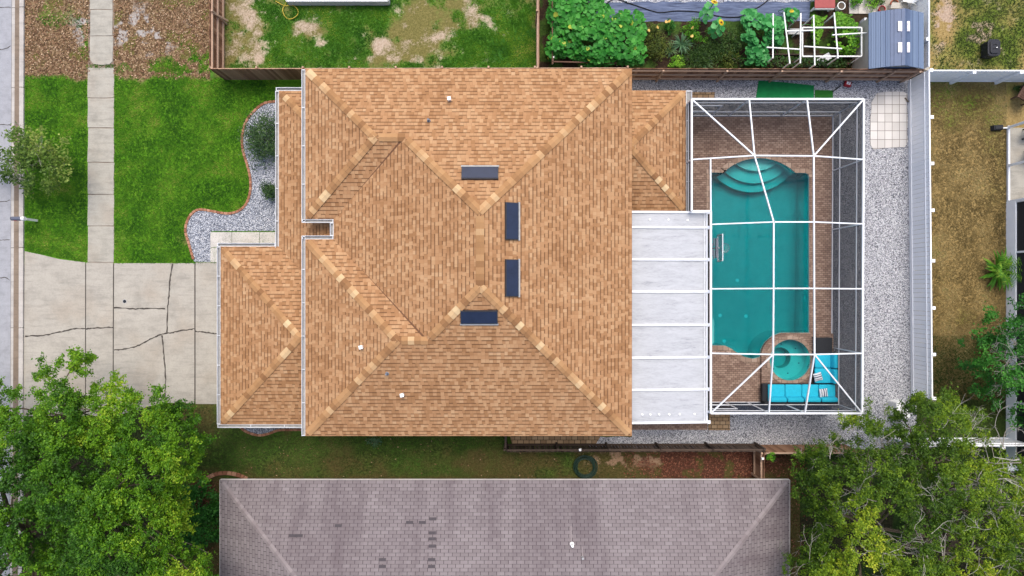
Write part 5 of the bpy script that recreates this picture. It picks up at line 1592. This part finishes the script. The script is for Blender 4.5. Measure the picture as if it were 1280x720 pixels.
mb = MB(); mb.box(x, y, PZ + .3, X1 - X0 - .1, Y1 - Y0 - .1, .38); mb.build('apron', M['charcoal'], o)
for sx in (-1, 1):
    for sy in (-1, 1): mb = MB(); mb.beam((x + sx * (X1 - X0 - .1) / 2, y + sy * (Y1 - Y0 - .1) / 2, PZ), (x + sx * (X1 - X0 - .1) / 2, y + sy * (Y1 - Y0 - .1) / 2, PZ + .49), .06, .06); mb.build('leg', M['charcoal'], o)
# poolside basketball hoop
zb_ = 1.5; x, y, _ = G(899.5, 310, zb_)
o = thing('basketball_hoop', 'poolside basketball hoop with clear board reaching over the teal water', 'hoop', (G(884, 310)[0], y, .05))
mb = MB(); mb.box(x, y, zb_ + .1, .03, 1.3, .8); mb.build('backboard', M['clear'], o)
mb = MB()
for z in (zb_ - .3, zb_ + .5): mb.beam((x, y - .66, z), (x, y + .66, z), .045, .045)
for s_ in (-1, 1): mb.beam((x, y + s_ * .66, zb_ - .3), (x, y + s_ * .66, zb_ + .5), .045, .045)
mb.build('board_frame', M['alu'], o)
mb = MB(); mb.beam((x - .16, y - .5, zb_), (x - .16, y + .5, zb_), .1, .12); mb.beam((x - .3, y - .55, zb_ + .05), (x - .3, y - .1, zb_ + .05), .06, .05); mb.beam((x - .3, y + .1, zb_ + .05), (x - .3, y + .5, zb_ + .05), .06, .05); mb.build('bracket', M['greyplas'], o)
mb = MB(); xb = G(884, 310)[0] + .02; mb.tube([(xb, y, .05), (xb, y, 1.2), (xb + .15, y, zb_), (x - .05, y, zb_)], .035, 8); mb.build('pole', M['alu'], o)
mb = MB(); mb.box(xb, y, .1, .5, .7, .12); mb.build('base', M['greyplas'], o, bevel=.03)
mb = MB(); mb.tube([(x + .3 + .23 * math.cos(a), y + .23 * math.sin(a), zb_ - .1) for a in [2 * PI * i / 24 for i in range(25)]], .012, 6); mb.beam((x, y, zb_ - .1), (x + .08, y, zb_ - .1), .05, .03); rim = mb.build('rim', M['greyplas'], o)
mb = MB()
for i in range(12):
    a = 2 * PI * i / 12; b_ = a + .5
    for sg in (.5, -.5): mb.tube([(x + .3 + .22 * math.cos(a), y + .22 * math.sin(a), zb_ - .11), (x + .3 + .13 * math.cos(a + sg), y + .13 * math.sin(a + sg), zb_ - .45)], .005, 3)
mb.build('net', M['pvc'], rim)

# ================================================================== SMALL THINGS IN THE GRAVEL
def mat_thing(name, label, poly, z, m, th=.02):
    o = MB(); o.prism(GP(jag(poly, 14, .25)), z, z + th); return tag(o.build(name, M[m]), label, 'mat')
mat_thing('turf_mat', 'large emerald green turf mat lying on gravel beside the cage', [(944.5, 124), (948, 101), (975, 103), (1017, 107), (1017, 124)], .02, 'turf')
mat_thing('turf_mat', 'small grass green turf mat beside the emerald one', [(1018, 112.5), (1041, 113), (1040.5, 124), (1018, 124)], .02, 'turf_dark')
x, y, _ = G(1058, 106)
o = thing('fuel_can', 'red plastic can with white label lying on the gravel', 'can', (x, y, .02))
mb = MB(); mb.box(x, y, .12, .36, .28, .2, -.25); mb.build('body', M['red'], o, bevel=.04)
mb = MB(); mb.box(x + .01, y + .02, .224, .2, .14, .012, -.25); mb.build('label_patch', M['pipe'], o)
mb = MB(); mb.box(x + .02, y + .02, .232, .1, .03, .008, .5); mb.build('label_mark', M['red'], o)
mb = MB(); mb.tube([(x + .15, y + .02, .2), (x + .2, y + .04, .27), (x + .24, y + .05, .3)], .02, 8); mb.build('spout', M['dark'], o)
mb = MB(); mb.tube([(*G(1040, 115)[:2], .05), (*G(1047, 110)[:2], .06), (*G(1051, 107)[:2], .05)], [.03, .025, .02], 8); tag(mb.build('rod', M['dark']), 'short dark rod leaning off the small turf mat', 'rod')
x, y, _ = G(1131.5, 125.5); mb = MB(); mb.tube([(x - .06, y + .12, .07), (x + .12, y - .12, .1)], .035, 8); tag(mb.build('log', M['bark']), 'dark broken branch on the pale square pavers', 'branch')

# hoses
def coil(name, label, px, py, R, n, mat, r=.02, z0=.03, jit=.05):
    x, y, _ = G(px, py); pts = []
    for i in range(n * 18 + 1):
        a = 2 * PI * i / 18; k = i / 18
        ra = R * (.72 + .3 * (vnoise(np.array([k * .9]), np.array([3.0]), 4)[0])); pts.append((x + ra * math.cos(a) + jit * math.sin(k), y + ra * .98 * math.sin(a) + jit * math.cos(1.7 * k), z0 + .012 * k))
    mb = MB(); mb.tube(pts, r, 6); return tag(mb.build(name, M[mat], smooth=True), label, 'hose')
coil('garden_hose', 'dark green garden hose coiled on the shaded side grass', 731, 583, .62, 13, 'hose_green', .024)
pts = smooth_path([(345, 2), (352, 6), (358, 7.5), (366, 7), (372, 12), (372.5, 18), (368, 23), (361, 24), (356, 20), (354, 12), (358, 3), (362, -8)], 6)
mb = MB(); mb.tube([(*G(a, b)[:2], .05 + .03 * math.sin(i * .4)) for i, (a, b) in enumerate(pts)], .022, 6); tag(mb.build('garden_hose', M['hose_yellow'], smooth=True), 'loop of yellow hose beside the white edged lean-to', 'hose')
pts = smooth_path([(752, 12), (757, 6), (762, 2), (770, -1), (782, 3), (800, 9), (815, 14), (826, 16), (845, 14), (870, 15), (885, 18), (905, 21.5), (925, 21), (935, 15), (950, 8), (965, -4)], 5)
mb = MB(); mb.tube([(*G(a, b)[:2], .04) for a, b in pts], .028, 6); tag(mb.build('drip_line', M['black'], smooth=True), 'black irrigation line wandering across the grey weed barrier', 'hose')
x, y, _ = G(782, 1); o = thing('irrigation_box', 'small white irrigation box on the black line', 'box', (x, y, .02)); mb = MB(); mb.box(x, y, .09, .14, .14, .14); mb.build('body', M['pipe'], o, bevel=.015); mb = MB(); mb.lathe(x, y, [(.04, .16), (.04, .19)], 10); mb.build('knob', M['pipe'], o)

# mailbox
x, y, _ = G(46.5, 275.8); zt = 1.05
o = thing('mailbox', 'grey mailbox on a white post at the kerb', 'mailbox', (x, y, 0))
mb = MB(); mb.beam((x, y, 0), (x, y, zt - .12), .11, .11); mb.build('post', M['pvc'], o)
mb = MB(); mb.box(x - .12, y, zt - .09, .5, .1, .05); mb.build('bracket', M['pvc'], o)
xb = G(15.5, 0, zt)[0]; xe_ = G(31.5, 0, zt)[0]; wv = .1; prof = [(-wv, 0), (wv, 0), (wv, .1)] + [(wv * math.cos(a), .1 + wv * math.sin(a)) for a in [PI * i / 8 for i in range(1, 8)]] + [(-wv, .1)]
def extr(x0, x1, m, nm):
    mb = MB(); n = len(prof); vs = [(x0, y + a, zt - .06 + b) for a, b in prof] + [(x1, y + a, zt - .06 + b) for a, b in prof]
    mb.add(vs, [[i, (i + 1) % n, n + (i + 1) % n, n + i] for i in range(n)] + [list(range(n))[::-1], [n + i for i in range(n)]]); return mb.build(nm, m, o)
extr(xb, xe_ - .16, M['boxgrey'], 'box'); extr(xe_ - .159, xe_, M['pipe'], 'back_cap'); extr(xb - .02, xb - .001, M['iron'], 'door')
mb = MB(); mb.box(xb + .2, y - wv - .015, zt + .06, .14, .012, .05); mb.build('flag', M['red'], o)

# ================================================================== VEGETABLE GARDEN
def squash(name, label, poly, z0, z1, n, size, mat, seed=0, gap=.3):
    xs = [p_[0] for p_ in poly]; ys_ = [p_[1] for p_ in poly]
    px = rng.uniform(min(xs), max(xs), n * 4); py = rng.uniform(min(ys_), max(ys_), n * 4); k = inpoly(px, py, poly); px, py = px[k], py[k]
    k = fbm(px * S, py * S, 1.3, 3, seed) > gap; px, py = px[k][:n], py[k][:n]
    d = np.clip(edist(px, py, poly) / 14, 0, 1)
    z = z0 + (z1 - z0) * np.sqrt(d) * (.55 + .75 * fbm(px * S, py * S, .9, 3, seed + 3)) + rng.normal(0, .08, len(px)); z = np.clip(z, .15, None)
    c = GA(px, py, z); o = thing(name, label, 'plant', (*G(sum(xs) / len(xs), sum(ys_) / len(ys_))[:2], 0))
    sz = size * rng.uniform(.55, 1.2, len(c)); V, F = round_leaves(c, sz)
    rr_ = np.clip(.45 * fbm(px * S, py * S, .8, 3, seed + 7) * 1.5 + rng.normal(0, .2, len(c)), 0, .95); rr_[rng.random(len(c)) < .015] = 1.0
    np_mesh('foliage', V, F, np.tile(rr_, 9), M[mat], o)
    mb = MB()
    for i in range(30):
        q = c[rng.integers(len(c))]; limb(mb, (q[0] + random.uniform(-.5, .5), q[1] + random.uniform(-.5, .5), .02), [float(v) for v in q], .014, .008)
    mb.build('vines', M['leaf_squash'], o)
    return o, c
SQ = [(690, -30), (745, -30), (757, 6), (768, 14), (800, 14), (807, 24), (808, 70), (803, 80), (788, 83), (770, 80), (755, 83), (735, 84), (722, 76), (700, 72), (687, 74), (682, 66), (684, 50), (690, 40), (683, 22), (686, 8)]
squash('squash_plant', 'sprawling squash patch with big bright green leaves beside divider fence', SQ, .35, 1.5, 2100, .125, 'leaf_squash', 2, .3)
o = thing('plant_trellis', 'pale timber trellis showing at the rim of the squash patch', 'trellis', (*G(745, 40)[:2], 0))
for px, py in ((690.5, 30), (690.5, 80), (771, 82), (690.5, 2)):
    q = G(px, py); mb = MB(); mb.beam((q[0], q[1], 0), (q[0], q[1], 1.1), .07, .07); mb.build('post', M['pvc'], o)
for a, b in (((690.5, 2), (690.5, 80)), ((690.5, 30), (800, 30)), ((690.5, 77), (771, 79))):
    p_, q = G(*a, 1.0), G(*b, 1.0); mb = MB(); mb.beam(p_, q, .06, .05); mb.build('rail', M['oldwood'], o)
GQ = [(928, 15), (940, 12), (947, 18), (960, 16), (968, 20), (980, 24), (984, 34), (978, 46), (980, 56), (970, 58), (962, 52), (958, 62), (962, 76), (955, 82), (945, 80), (934, 80), (933, 66), (936, 56), (928, 46), (932, 36), (927, 26)]
squash('gourd_vine', 'soft green gourd vine climbing the near end of white pipes', GQ, .4, 1.5, 420, .15, 'leaf_gourd', 12, .25)
squash('gourd_vine', 'small gourd tip with orange bloom at the white pipe trellis', [(982, 14), (990, 10), (999, 12), (998, 24), (988, 28), (983, 24)], .8, 1.5, 34, .14, 'leaf_gourd', 15, .1)
x, y, z = G(989, 13.5, 1.6); o = thing('gourd_blossom', 'orange blossom on the small gourd tip', 'flower', (x, y, z)); V, F = round_leaves(np.array([[x, y, z], [x + .05, y - .03, z + .02]]), np.array([.09, .07])); np_mesh('petals', V, F, np.random.rand(len(F)), M['petal'], o)
mb = MB(); mb.tube([(x, y, z - .25), (x, y, z)], .01, 5); mb.build('stem', M['leaf_gourd'], o)
squash('leafy_vine', 'yellow green leafy vine filling the far end of white pipes', [(1016, 18), (1030, 22), (1042, 14), (1060, 18), (1078, 20), (1080, 40), (1076, 66), (1062, 70), (1046, 66), (1034, 58), (1040, 42), (1028, 40), (1024, 54), (1018, 58), (1014, 40)], .3, 1.05, 1000, .065, 'leaf_lettuce', 18, .4)
squash('leafy_vine', 'low dark leafy plants along the base of the garden fence', [(925, 70), (1045, 72), (1068, 76), (1060, 84), (925, 84)], .1, .5, 700, .055, 'leaf_dark', 22, .3)

# pvc pipe trellises
o = thing('pipe_trellis', 'rickety white pipe trellis beside the blue shed', 'trellis', (*G(1015, 50)[:2], 0))
ZP = 1.45
for a, b in (((966.3, 17), (966, 73)), ((979.5, 16), (987, 80)), ((1000.5, 17), (1000, 79.5)), ((1017, 19), (1018.5, 82)), ((1042.5, 16), (1047.5, 73)), ((958, 59.5), (999, 62)), ((982, 38.5), (1019, 37.5)), ((1005, 58), (1052, 61)), ((1040, 44), (1087.5, 41))):
    p_, q = G(*a, ZP), G(*b, ZP); mb = MB(); dz = random.uniform(-.06, .06); mb.tube([(p_[0], p_[1], ZP + dz), (q[0], q[1], ZP + dz)], .034, 8); mb.build('pipe', M['pvc'], o)
for a in ((1000.3, 78), (966, 72), (987, 79), (1047, 72), (1018.5, 81), (1000.4, 20), (966.2, 19), (1043, 18), (1017, 20)):
    q = G(*a, ZP); mb = MB(); mb.tube([(q[0], q[1], 0), (q[0], q[1], ZP)], .035, 8); mb.build('upright', M['pvc'], o)
o = thing('pipe_trellis', 'rectangular white pipe frame around the leafy vine', 'frame', (*G(1040, 52)[:2], 0))
for a, b in (((1003, 34.5), (1077, 34.5)), ((1077, 34.5), (1077, 70)), ((1077, 70.5), (1003, 70.5)), ((1003, 70), (1003, 34.5))):
    p_, q = G(*a, 1.3), G(*b, 1.3); mb = MB(); mb.tube([p_, q], .038, 8); mb.build('pipe', M['pvc'], o)
for a in ((1003, 34.5), (1077, 34.5), (1077, 70), (1003, 70)): q = G(*a, 1.3); mb = MB(); mb.tube([(q[0], q[1], 0), (q[0], q[1], 1.3)], .03, 8); mb.build('upright', M['pvc'], o)
mb = MB(); p_, q = G(1082, 22, .5), G(1082.5, 69, .5); mb.beam((p_[0], p_[1], .25), (q[0], q[1], .25), .12, .5); tag(mb.build('bed_board', M['gutter']), 'pale upright board edging the bed next to the shed', 'board')
mb = MB(); p_, q = G(955, 69.6), G(1080, 69.6); mb.beam((p_[0], p_[1], .12), (q[0], q[1], .12), .06, .22); tag(mb.build('bed_board', M['wood_grey']), 'weathered board edging the bed under the white pipes', 'board')
mb = MB(); p_, q = G(982, 42), G(1000, 42); mb.beam((p_[0], p_[1], .3), (q[0], q[1], .3), .3, .04); tag(mb.build('plank', M['flash']), 'pale plank laid under the white pipes', 'plank')
mb = MB(); p_, q = G(1020, 80), G(1035, 71); mb.beam((p_[0], p_[1], .2), (q[0], q[1], .25), .35, .03); tag(mb.build('plank', M['gutter']), 'grey slanting board below the low pipe frame', 'plank')
mb = MB(); p_, q = G(1054, 83), G(1070, 73); mb.beam((p_[0], p_[1], .2), (q[0], q[1], .3), .12, .04); tag(mb.build('plank', M['oldwood']), 'brown stick of timber leaning by the garden fence', 'plank')

MG = 'flowers and shrubs in the bed behind the fence'
bush('marigold_bush', 'olive marigold bush beside the squash patch', 818, 56, 17, .7, 2600, .09, M['leaf_marigold'], group=MG, sy=1.2)
bush('marigold_bush', 'small olive flowering bush at the weed barrier edge', 818, 38, 9, .6, 500, .08, M['leaf_marigold'], group=MG)
bush('shrub', 'little dark green flowering shrub below the black irrigation line', 838, 31, 9, .6, 420, .1, M['leaf_deep'], group=MG)
bush('shrub', 'bright green flowering shrub left of the sunflowers', 871, 38, 13, .8, 800, .12, M['leaf_bright'], group=MG, aspect=.35, sy=1.3)
bush('shrub', 'yellow green shrub low against the fence near the squash', 846, 77, 10, .5, 500, .09, M['leaf_lettuce'], group=MG)
bush('shrub', 'wide dark leaved bush under the sunflowers', 888, 66, 22, .5, 3000, .08, M['leaf_dark'], group=MG, sy=.7)
bush('shrub', 'dark brownish bush beside the soft green gourd vine', 912, 58, 16, .6, 2400, .09, M['leaf_dark'], group=MG, sy=1.3)
bush('shrub', 'dark bush with yellow shoots between sunflower and gourd vine', 912, 72, 12, .6, 800, .09, M['leaf_marigold'], group=MG)
bush('shrub', 'dark low bush behind the spiky blue green plant', 862, 72, 17, .45, 1800, .08, M['leaf_dark'], group=MG)
spiky('spiky_plant', 'spiky blue green plant in the middle of the flower bed', 852, 55, .62, .35, 60, M['leaf_blue'], 'plant', .022, MG)
spiky('spiky_plant', 'spiky green plant tight against the garden fence', 880, 78, .6, .35, 50, M['leaf_shrub'], 'plant', .022, MG)
spiky('spiky_plant', 'spiky dark green plant right of the olive marigold bush', 838, 62, .5, .3, 40, M['leaf_shrub'], 'plant', .02, MG)
for i, (px, py, lab) in enumerate(((833, 27, 'first of two pale blooms on the little dark shrub'), (837, 26.5, 'second of two pale blooms on the little dark shrub'), (822, 34, 'yellow bloom on the small olive bush'), (811, 38, 'pinkish pale bloom at the squash edge'), (865.5, 34.5, 'cream bloom high on bright green shrub'), (865, 45, 'cream bloom low on bright green shrub'))):
    x, y, z = G(px, py, .75); o = thing('bloom', lab, 'flower', (x, y, z), 'small blooms in the flower bed')
    V, F = round_leaves(np.array([[x, y, z]]), np.array([.085])); np_mesh('petals', V, F, np.random.rand(len(F)), M['flower'], o)
    mb = MB(); mb.tube([(x, y, z - .4), (x, y, z - .01)], .008, 5); mb.build('stem', M['leaf_marigold'], o)

def sunflower(label, px, py, h, tilt):
    x, y, _ = G(px, py, h); o = thing('sunflower', label, 'flower', (x, y, 0), 'sunflowers rising over the bed')
    mb = MB(); mb.tube([(x - .05, y - .1, 0), (x, y - .05, h * .5), (x, y, h - .05)], [.03, .025, .018], 7); mb.build('stem', M['leaf_gourd'], o)
    n = 20; zz = np.linspace(.4, h - .25, n); a = np.arange(n) * 2.4; c = np.stack([x + .26 * np.cos(a), y - .05 + .26 * np.sin(a), zz], 1)
    V, F = round_leaves(c, rng.uniform(.11, .17, n)); np_mesh('foliage', V, F, np.tile(rng.random(n), 9), M['leaf_gourd'], o)
    V = []; F = []; r_ = []; ax = Vector(tilt).normalized(); s_ = ax.cross(Vector((0, 1, .2))).normalized(); u_ = s_.cross(ax); C0 = Vector((x, y, h))
    for k in range(22):
        a_ = 2 * PI * k / 22; d = s_ * math.cos(a_) + u_ * math.sin(a_); t2 = d.cross(ax); b_ = len(V)
        V += [tuple(C0 + d * .05), tuple(C0 + d * .12 + t2 * .035 + ax * .02), tuple(C0 + d * .18), tuple(C0 + d * .12 - t2 * .03 + ax * .01)]; F.append((b_, b_ + 1, b_ + 2, b_ + 3)); r_.append(random.random())
    hd = np_mesh('petals', V, F, r_, M['petal'], o)
    mb = MB(); mb.tube([C0 - ax * .02, C0 + ax * .02, C0 + ax * .03], [.06, .058, .02], 14); mb.build('disc', M['seed'], o)
sunflower('tall sunflower topping the bed at the picture edge', 893, 2.5, 2.2, (.1, .6, .8)); sunflower('sunflower with orange disc below the tall one', 901.5, 28, 1.7, (.45, .1, .9))

# things around the slabs at the top right
x, y, _ = G(1031, -2, .6); o = thing('painted_table', 'faded red topped table with white legs beside the slabs', 'table', (x, y, 0))
mb = MB(); mb.box(x, y, .6, 1.05, 1.0, .05); mb.build('table_top', M['redtop'], o)
for sx in (-1, 1):
    for sy in (-1, 1): mb = MB(); mb.beam((x + sx * .45, y + sy * .42, 0), (x + sx * .45, y + sy * .42, .57), .08, .08); mb.build('leg', M['pvc'], o)
mb = MB(); mb.beam((x, y - .52, .5), (x + .5, y - .52, .5), .05, .14); mb.beam((x - .5, y - .52, .5), (x, y - .52, .5), .05, .14); mb.build('apron', M['pvc'], o)
def pot(label, px, py, r, h, mat, bushmat=None, nm='flower_pot'):
    x, y, _ = G(px, py, h); o = thing(nm, label, 'pot', (x, y, .05)); mb = MB(); mb.lathe(x, y, [(r * .7, .05), (r * .95, h - .06), (r * 1.05, h - .06), (r * 1.05, h), (r * .9, h), (r * .85, h - .06)], 20); mb.build('body', M[mat], o)
    mb = MB(); mb.lathe(x, y, [(r * .86, h - .07), (r * .86, h - .05)], 20); mb.build('soil', M['bark'], o)
pot('white round urn between red table and slabs', 1052, 7, .2, .5, 'pvc', nm='urn')
pot('dark terracotta pot behind the shed, lower one', 1103, 11, .17, .3, 'red'); pot('orange terracotta pot behind the shed, upper one', 1118.5, 4, .2, .35, 'terracotta')
bush('potted_plant', 'leafy green plant above the slabs, left one', 1073, -1, 9, .5, 420, .1, M['leaf_bright'], cat='plant'); bush('potted_plant', 'pale green plant above the slabs, right one', 1090, -1, 11, .5, 560, .1, M['leaf_lettuce'], cat='plant')
bush('potted_plant', 'dark leafy plant behind the terracotta pots', 1099, 5, 8, .5, 300, .09, M['leaf_dark'], cat='plant')
mb = MB(); q = G(1117, 13); mb.prism(GP([(1108, 14), (1110, 7), (1118, 7), (1129, 11), (1130, 15)]), .05, .4); tag(mb.build('crate', M['shedwall']), 'beige crate tucked behind the blue shed', 'crate')
q = G(1130, 2); chair('garden_chair', 'white plastic garden chair standing behind the shed', 'chair', q[0], q[1], .03, 2.9, M['pvc'], .55, .5)
mb = MB(); p_, q = G(1141, 11), G(1153, -2); mb.tube([(p_[0], p_[1], .05), (q[0], q[1], .4)], .03, 8); tag(mb.build('pole', M['oldwood']), 'thin wooden pole lying beside the white garden chair', 'pole')

# plant and bollard at the side fence
bush('shrub', 'little bright green plant spilling over the fence end', 956.5, 566, 5, 1.5, 260, .1, M['leaf_bright'], zb=1.2, cat='plant')
for px, py, lab in ((725, 562, 'small white cap light on dark fence near the hose'), (953, 573, 'small white cap light on the gate post')):
    x, y, z = G(px, py, 1.55); o = thing('fence_light', lab, 'light', (x, y, z)); mb = MB(); mb.box(x, y, z + .04, .12, .12, .08); mb.build('cap', M['pipe'], o, bevel=.015); mb = MB(); mb.box(x, y, z - .05, .08, .08, .1); mb.build('base', M['dark'], o)

# ================================================================== TREES AND SHRUBS
TL = [(-120, 455), (-20, 470), (5, 472), (20, 478), (44, 466), (48, 446), (58, 434), (66, 442), (70, 458), (88, 456), (92, 438), (105, 426), (116, 430), (113, 452), (108, 468), (124, 478), (130, 460), (142, 462), (150, 486), (168, 488), (186, 494), (205, 500), (213, 516), (226, 508), (240, 512), (238, 532), (252, 540), (260, 552), (248, 570), (247, 596), (232, 612), (236, 630), (244, 650), (243, 680), (256, 690), (272, 700), (272, 730), (262, 830), (-120, 830)]
V, F, r_, c = canopy(TL, 3.6, 8.4, 2900, 84, .105, edge=85, spread=.25, gap=.42, gapf=.8, depth=1.3, seed=3)
make_tree('oak_tree', 'broad bright green tree spreading over the drive and kerb', G(95, 640), 3.6, .3, V, F, r_, c, M['leaf_oak'], 90)
TU = [(226, 600), (250, 606), (272, 620), (275, 660), (268, 690), (240, 690), (222, 650)]
V, F, r_, c = canopy(TU, .5, 1.6, 120, 50, .13, edge=20, spread=.25, gap=.3, depth=.4, seed=13)
o = thing('shrub', 'shaded dark shrub between the broad tree and grey roof', 'shrub', (*G(250, 645)[:2], 0)); np_mesh('foliage', V, F, r_, M['leaf_deep'], o)
mb = MB()
for i in range(14): limb(mb, (*G(250, 645)[:2], 0), [float(v) for v in c[rng.integers(len(c))]], .03, .01)
mb.build('stems', M['bark'], o)
TR = [(1016, 548), (1028, 556), (1048, 552), (1058, 536), (1062, 518), (1084, 512), (1100, 520), (1118, 522), (1132, 508), (1140, 494), (1150, 487), (1166, 490), (1186, 497), (1204, 508), (1226, 512), (1236, 528), (1240, 556), (1262, 566), (1292, 572), (1420, 580), (1420, 850), (980, 850), (984, 716), (996, 694), (1008, 672), (1000, 650), (1006, 632), (1000, 612), (995, 592), (1002, 572)]
V, F, r_, c = canopy(TR, 3.0, 7.2, 2400, 74, .1, edge=70, spread=.25, gap=.43, gapf=.75, depth=1.2, seed=41)
o = make_tree('olive_tree', 'big olive green tree with bare grey branches showing through', G(1140, 650), 3.0, .28, V, F, r_, c, M['leaf_olive'], 110, (.11, .016))
mb = MB()
for px, py, z, dx, dy, L, r in ((1165, 716, 6.2, -.6, .5, 1.6, .055), (1182, 700, 6.4, .1, .9, 1.5, .05), (1204, 628, 6.2, .2, .5, 1.3, .06), (1068, 640, 6.3, .5, .7, 1.1, .05), (1052, 650, 5.8, .1, .6, .9, .05), (1232, 610, 6.4, -.5, .5, 1.5, .04), (1262, 600, 6.4, -.7, .3, 1.7, .04),
                                (1275, 575, 6.0, -.8, .4, 1.5, .035), (1255, 560, 5.8, -.5, .8, 1.2, .035), (1280, 630, 6.3, -.6, -.3, 1.3, .035), (1240, 690, 6.2, -.5, .6, 1.4, .04), (1120, 690, 6.0, -.3, .8, 1.2, .035), (1130, 560, 5.6, .6, .4, 1.1, .04), (1105, 575, 6.2, .2, .7, 1.0, .03), (1205, 545, 5.4, .2, .8, .9, .03), (1250, 650, 6.2, .7, .3, 1.2, .035), (1215, 680, 6.1, .1, .8, 1.2, .035), (1090, 600, 6.2, -.3, .7, .9, .03), (1040, 575, 5.5, .1, .8, .7, .025), (1270, 700, 6.1, -.6, .5, 1.2, .035)):
    for k in range(2): twigs(mb, G(px + random.uniform(-4, 4), py + random.uniform(-4, 4), z), (dx + random.gauss(0, .15), dy + random.gauss(0, .15), .12), L * (1 - .25 * k), r * .8, 3)
for i in range(130):
    q = c[rng.integers(len(c))]; twigs(mb, (float(q[0]), float(q[1]), float(q[2]) + .02), (random.gauss(-.2, .7), random.gauss(.3, .6), .3), random.uniform(.5, .9), .017, 2)
mb.build('bare_branches', M['twig'], o)
TE = [(1202, 428), (1212, 414), (1232, 418), (1246, 406), (1238, 392), (1250, 384), (1266, 390), (1285, 380), (1400, 376), (1400, 540), (1268, 524), (1254, 502), (1238, 498), (1224, 486), (1212, 470), (1202, 452)]
V, F, r_, c = canopy(TE, 2.2, 4.4, 330, 66, .13, edge=40, spread=.28, gap=.38, depth=.9, seed=61)
o = make_tree('small_tree', 'smaller deep green tree overhanging the white porch', G(1262, 460), 2.0, .13, V, F, r_, c, M['leaf_deep'], 40, (.06, .012))
mb = MB()
for px, py, z, dx, dy in ((1285, 455, 4.2, -1, .2), (1288, 445, 4.3, -1, -.1), (1290, 470, 4.1, -1, .4), (1285, 438, 4.2, -.9, .5)):
    for k in range(2): twigs(mb, G(px, py, z), (dx, dy + random.gauss(0, .2), .05), 1.1, .03, 3)
mb.build('bare_branches', M['twig'], o)
TS = [(-30, 190), (-2, 178), (4, 163), (18, 160), (36, 166), (52, 172), (66, 180), (76, 192), (86, 204), (80, 216), (74, 228), (64, 240), (50, 244), (38, 238), (22, 228), (6, 218), (-30, 214)]
V, F, r_, c = canopy(TS, 1.5, 2.9, 170, 24, .15, edge=28, spread=.24, gap=.36, depth=.6, seed=71)
o = make_tree('street_tree', 'small sparse tree with grey twigs at the kerb', G(46, 206), 1.2, .06, V, F, r_, c, M['leaf_street'], 26, (.03, .008))
mb = MB()
for i in range(12):
    mb = MB(); q = c[rng.integers(len(c))]; twigs(mb, (float(q[0]), float(q[1]), float(q[2]) - .2), (random.gauss(0, .8), random.gauss(0, .8), .35), .55, .012, 2); mb.build('twig', M['twig'], o)
bush('shrub', 'rounded grey green shrub in front gravel bed against house', 327, 172, 23, 1.5, 4200, .1, M['leaf_shrub'], sy=1.35)
bush('shrub', 'small grey green shrub lower in the front gravel bed', 338, 238, 12, .9, 1300, .09, M['leaf_shrub'], sy=1.0)
bush('shrub', 'low heap of bleached weeds beside house wall and side grass', 470, 552, 12, .25, 300, .08, M['leaf_blue'], sy=.4, cat='weeds')
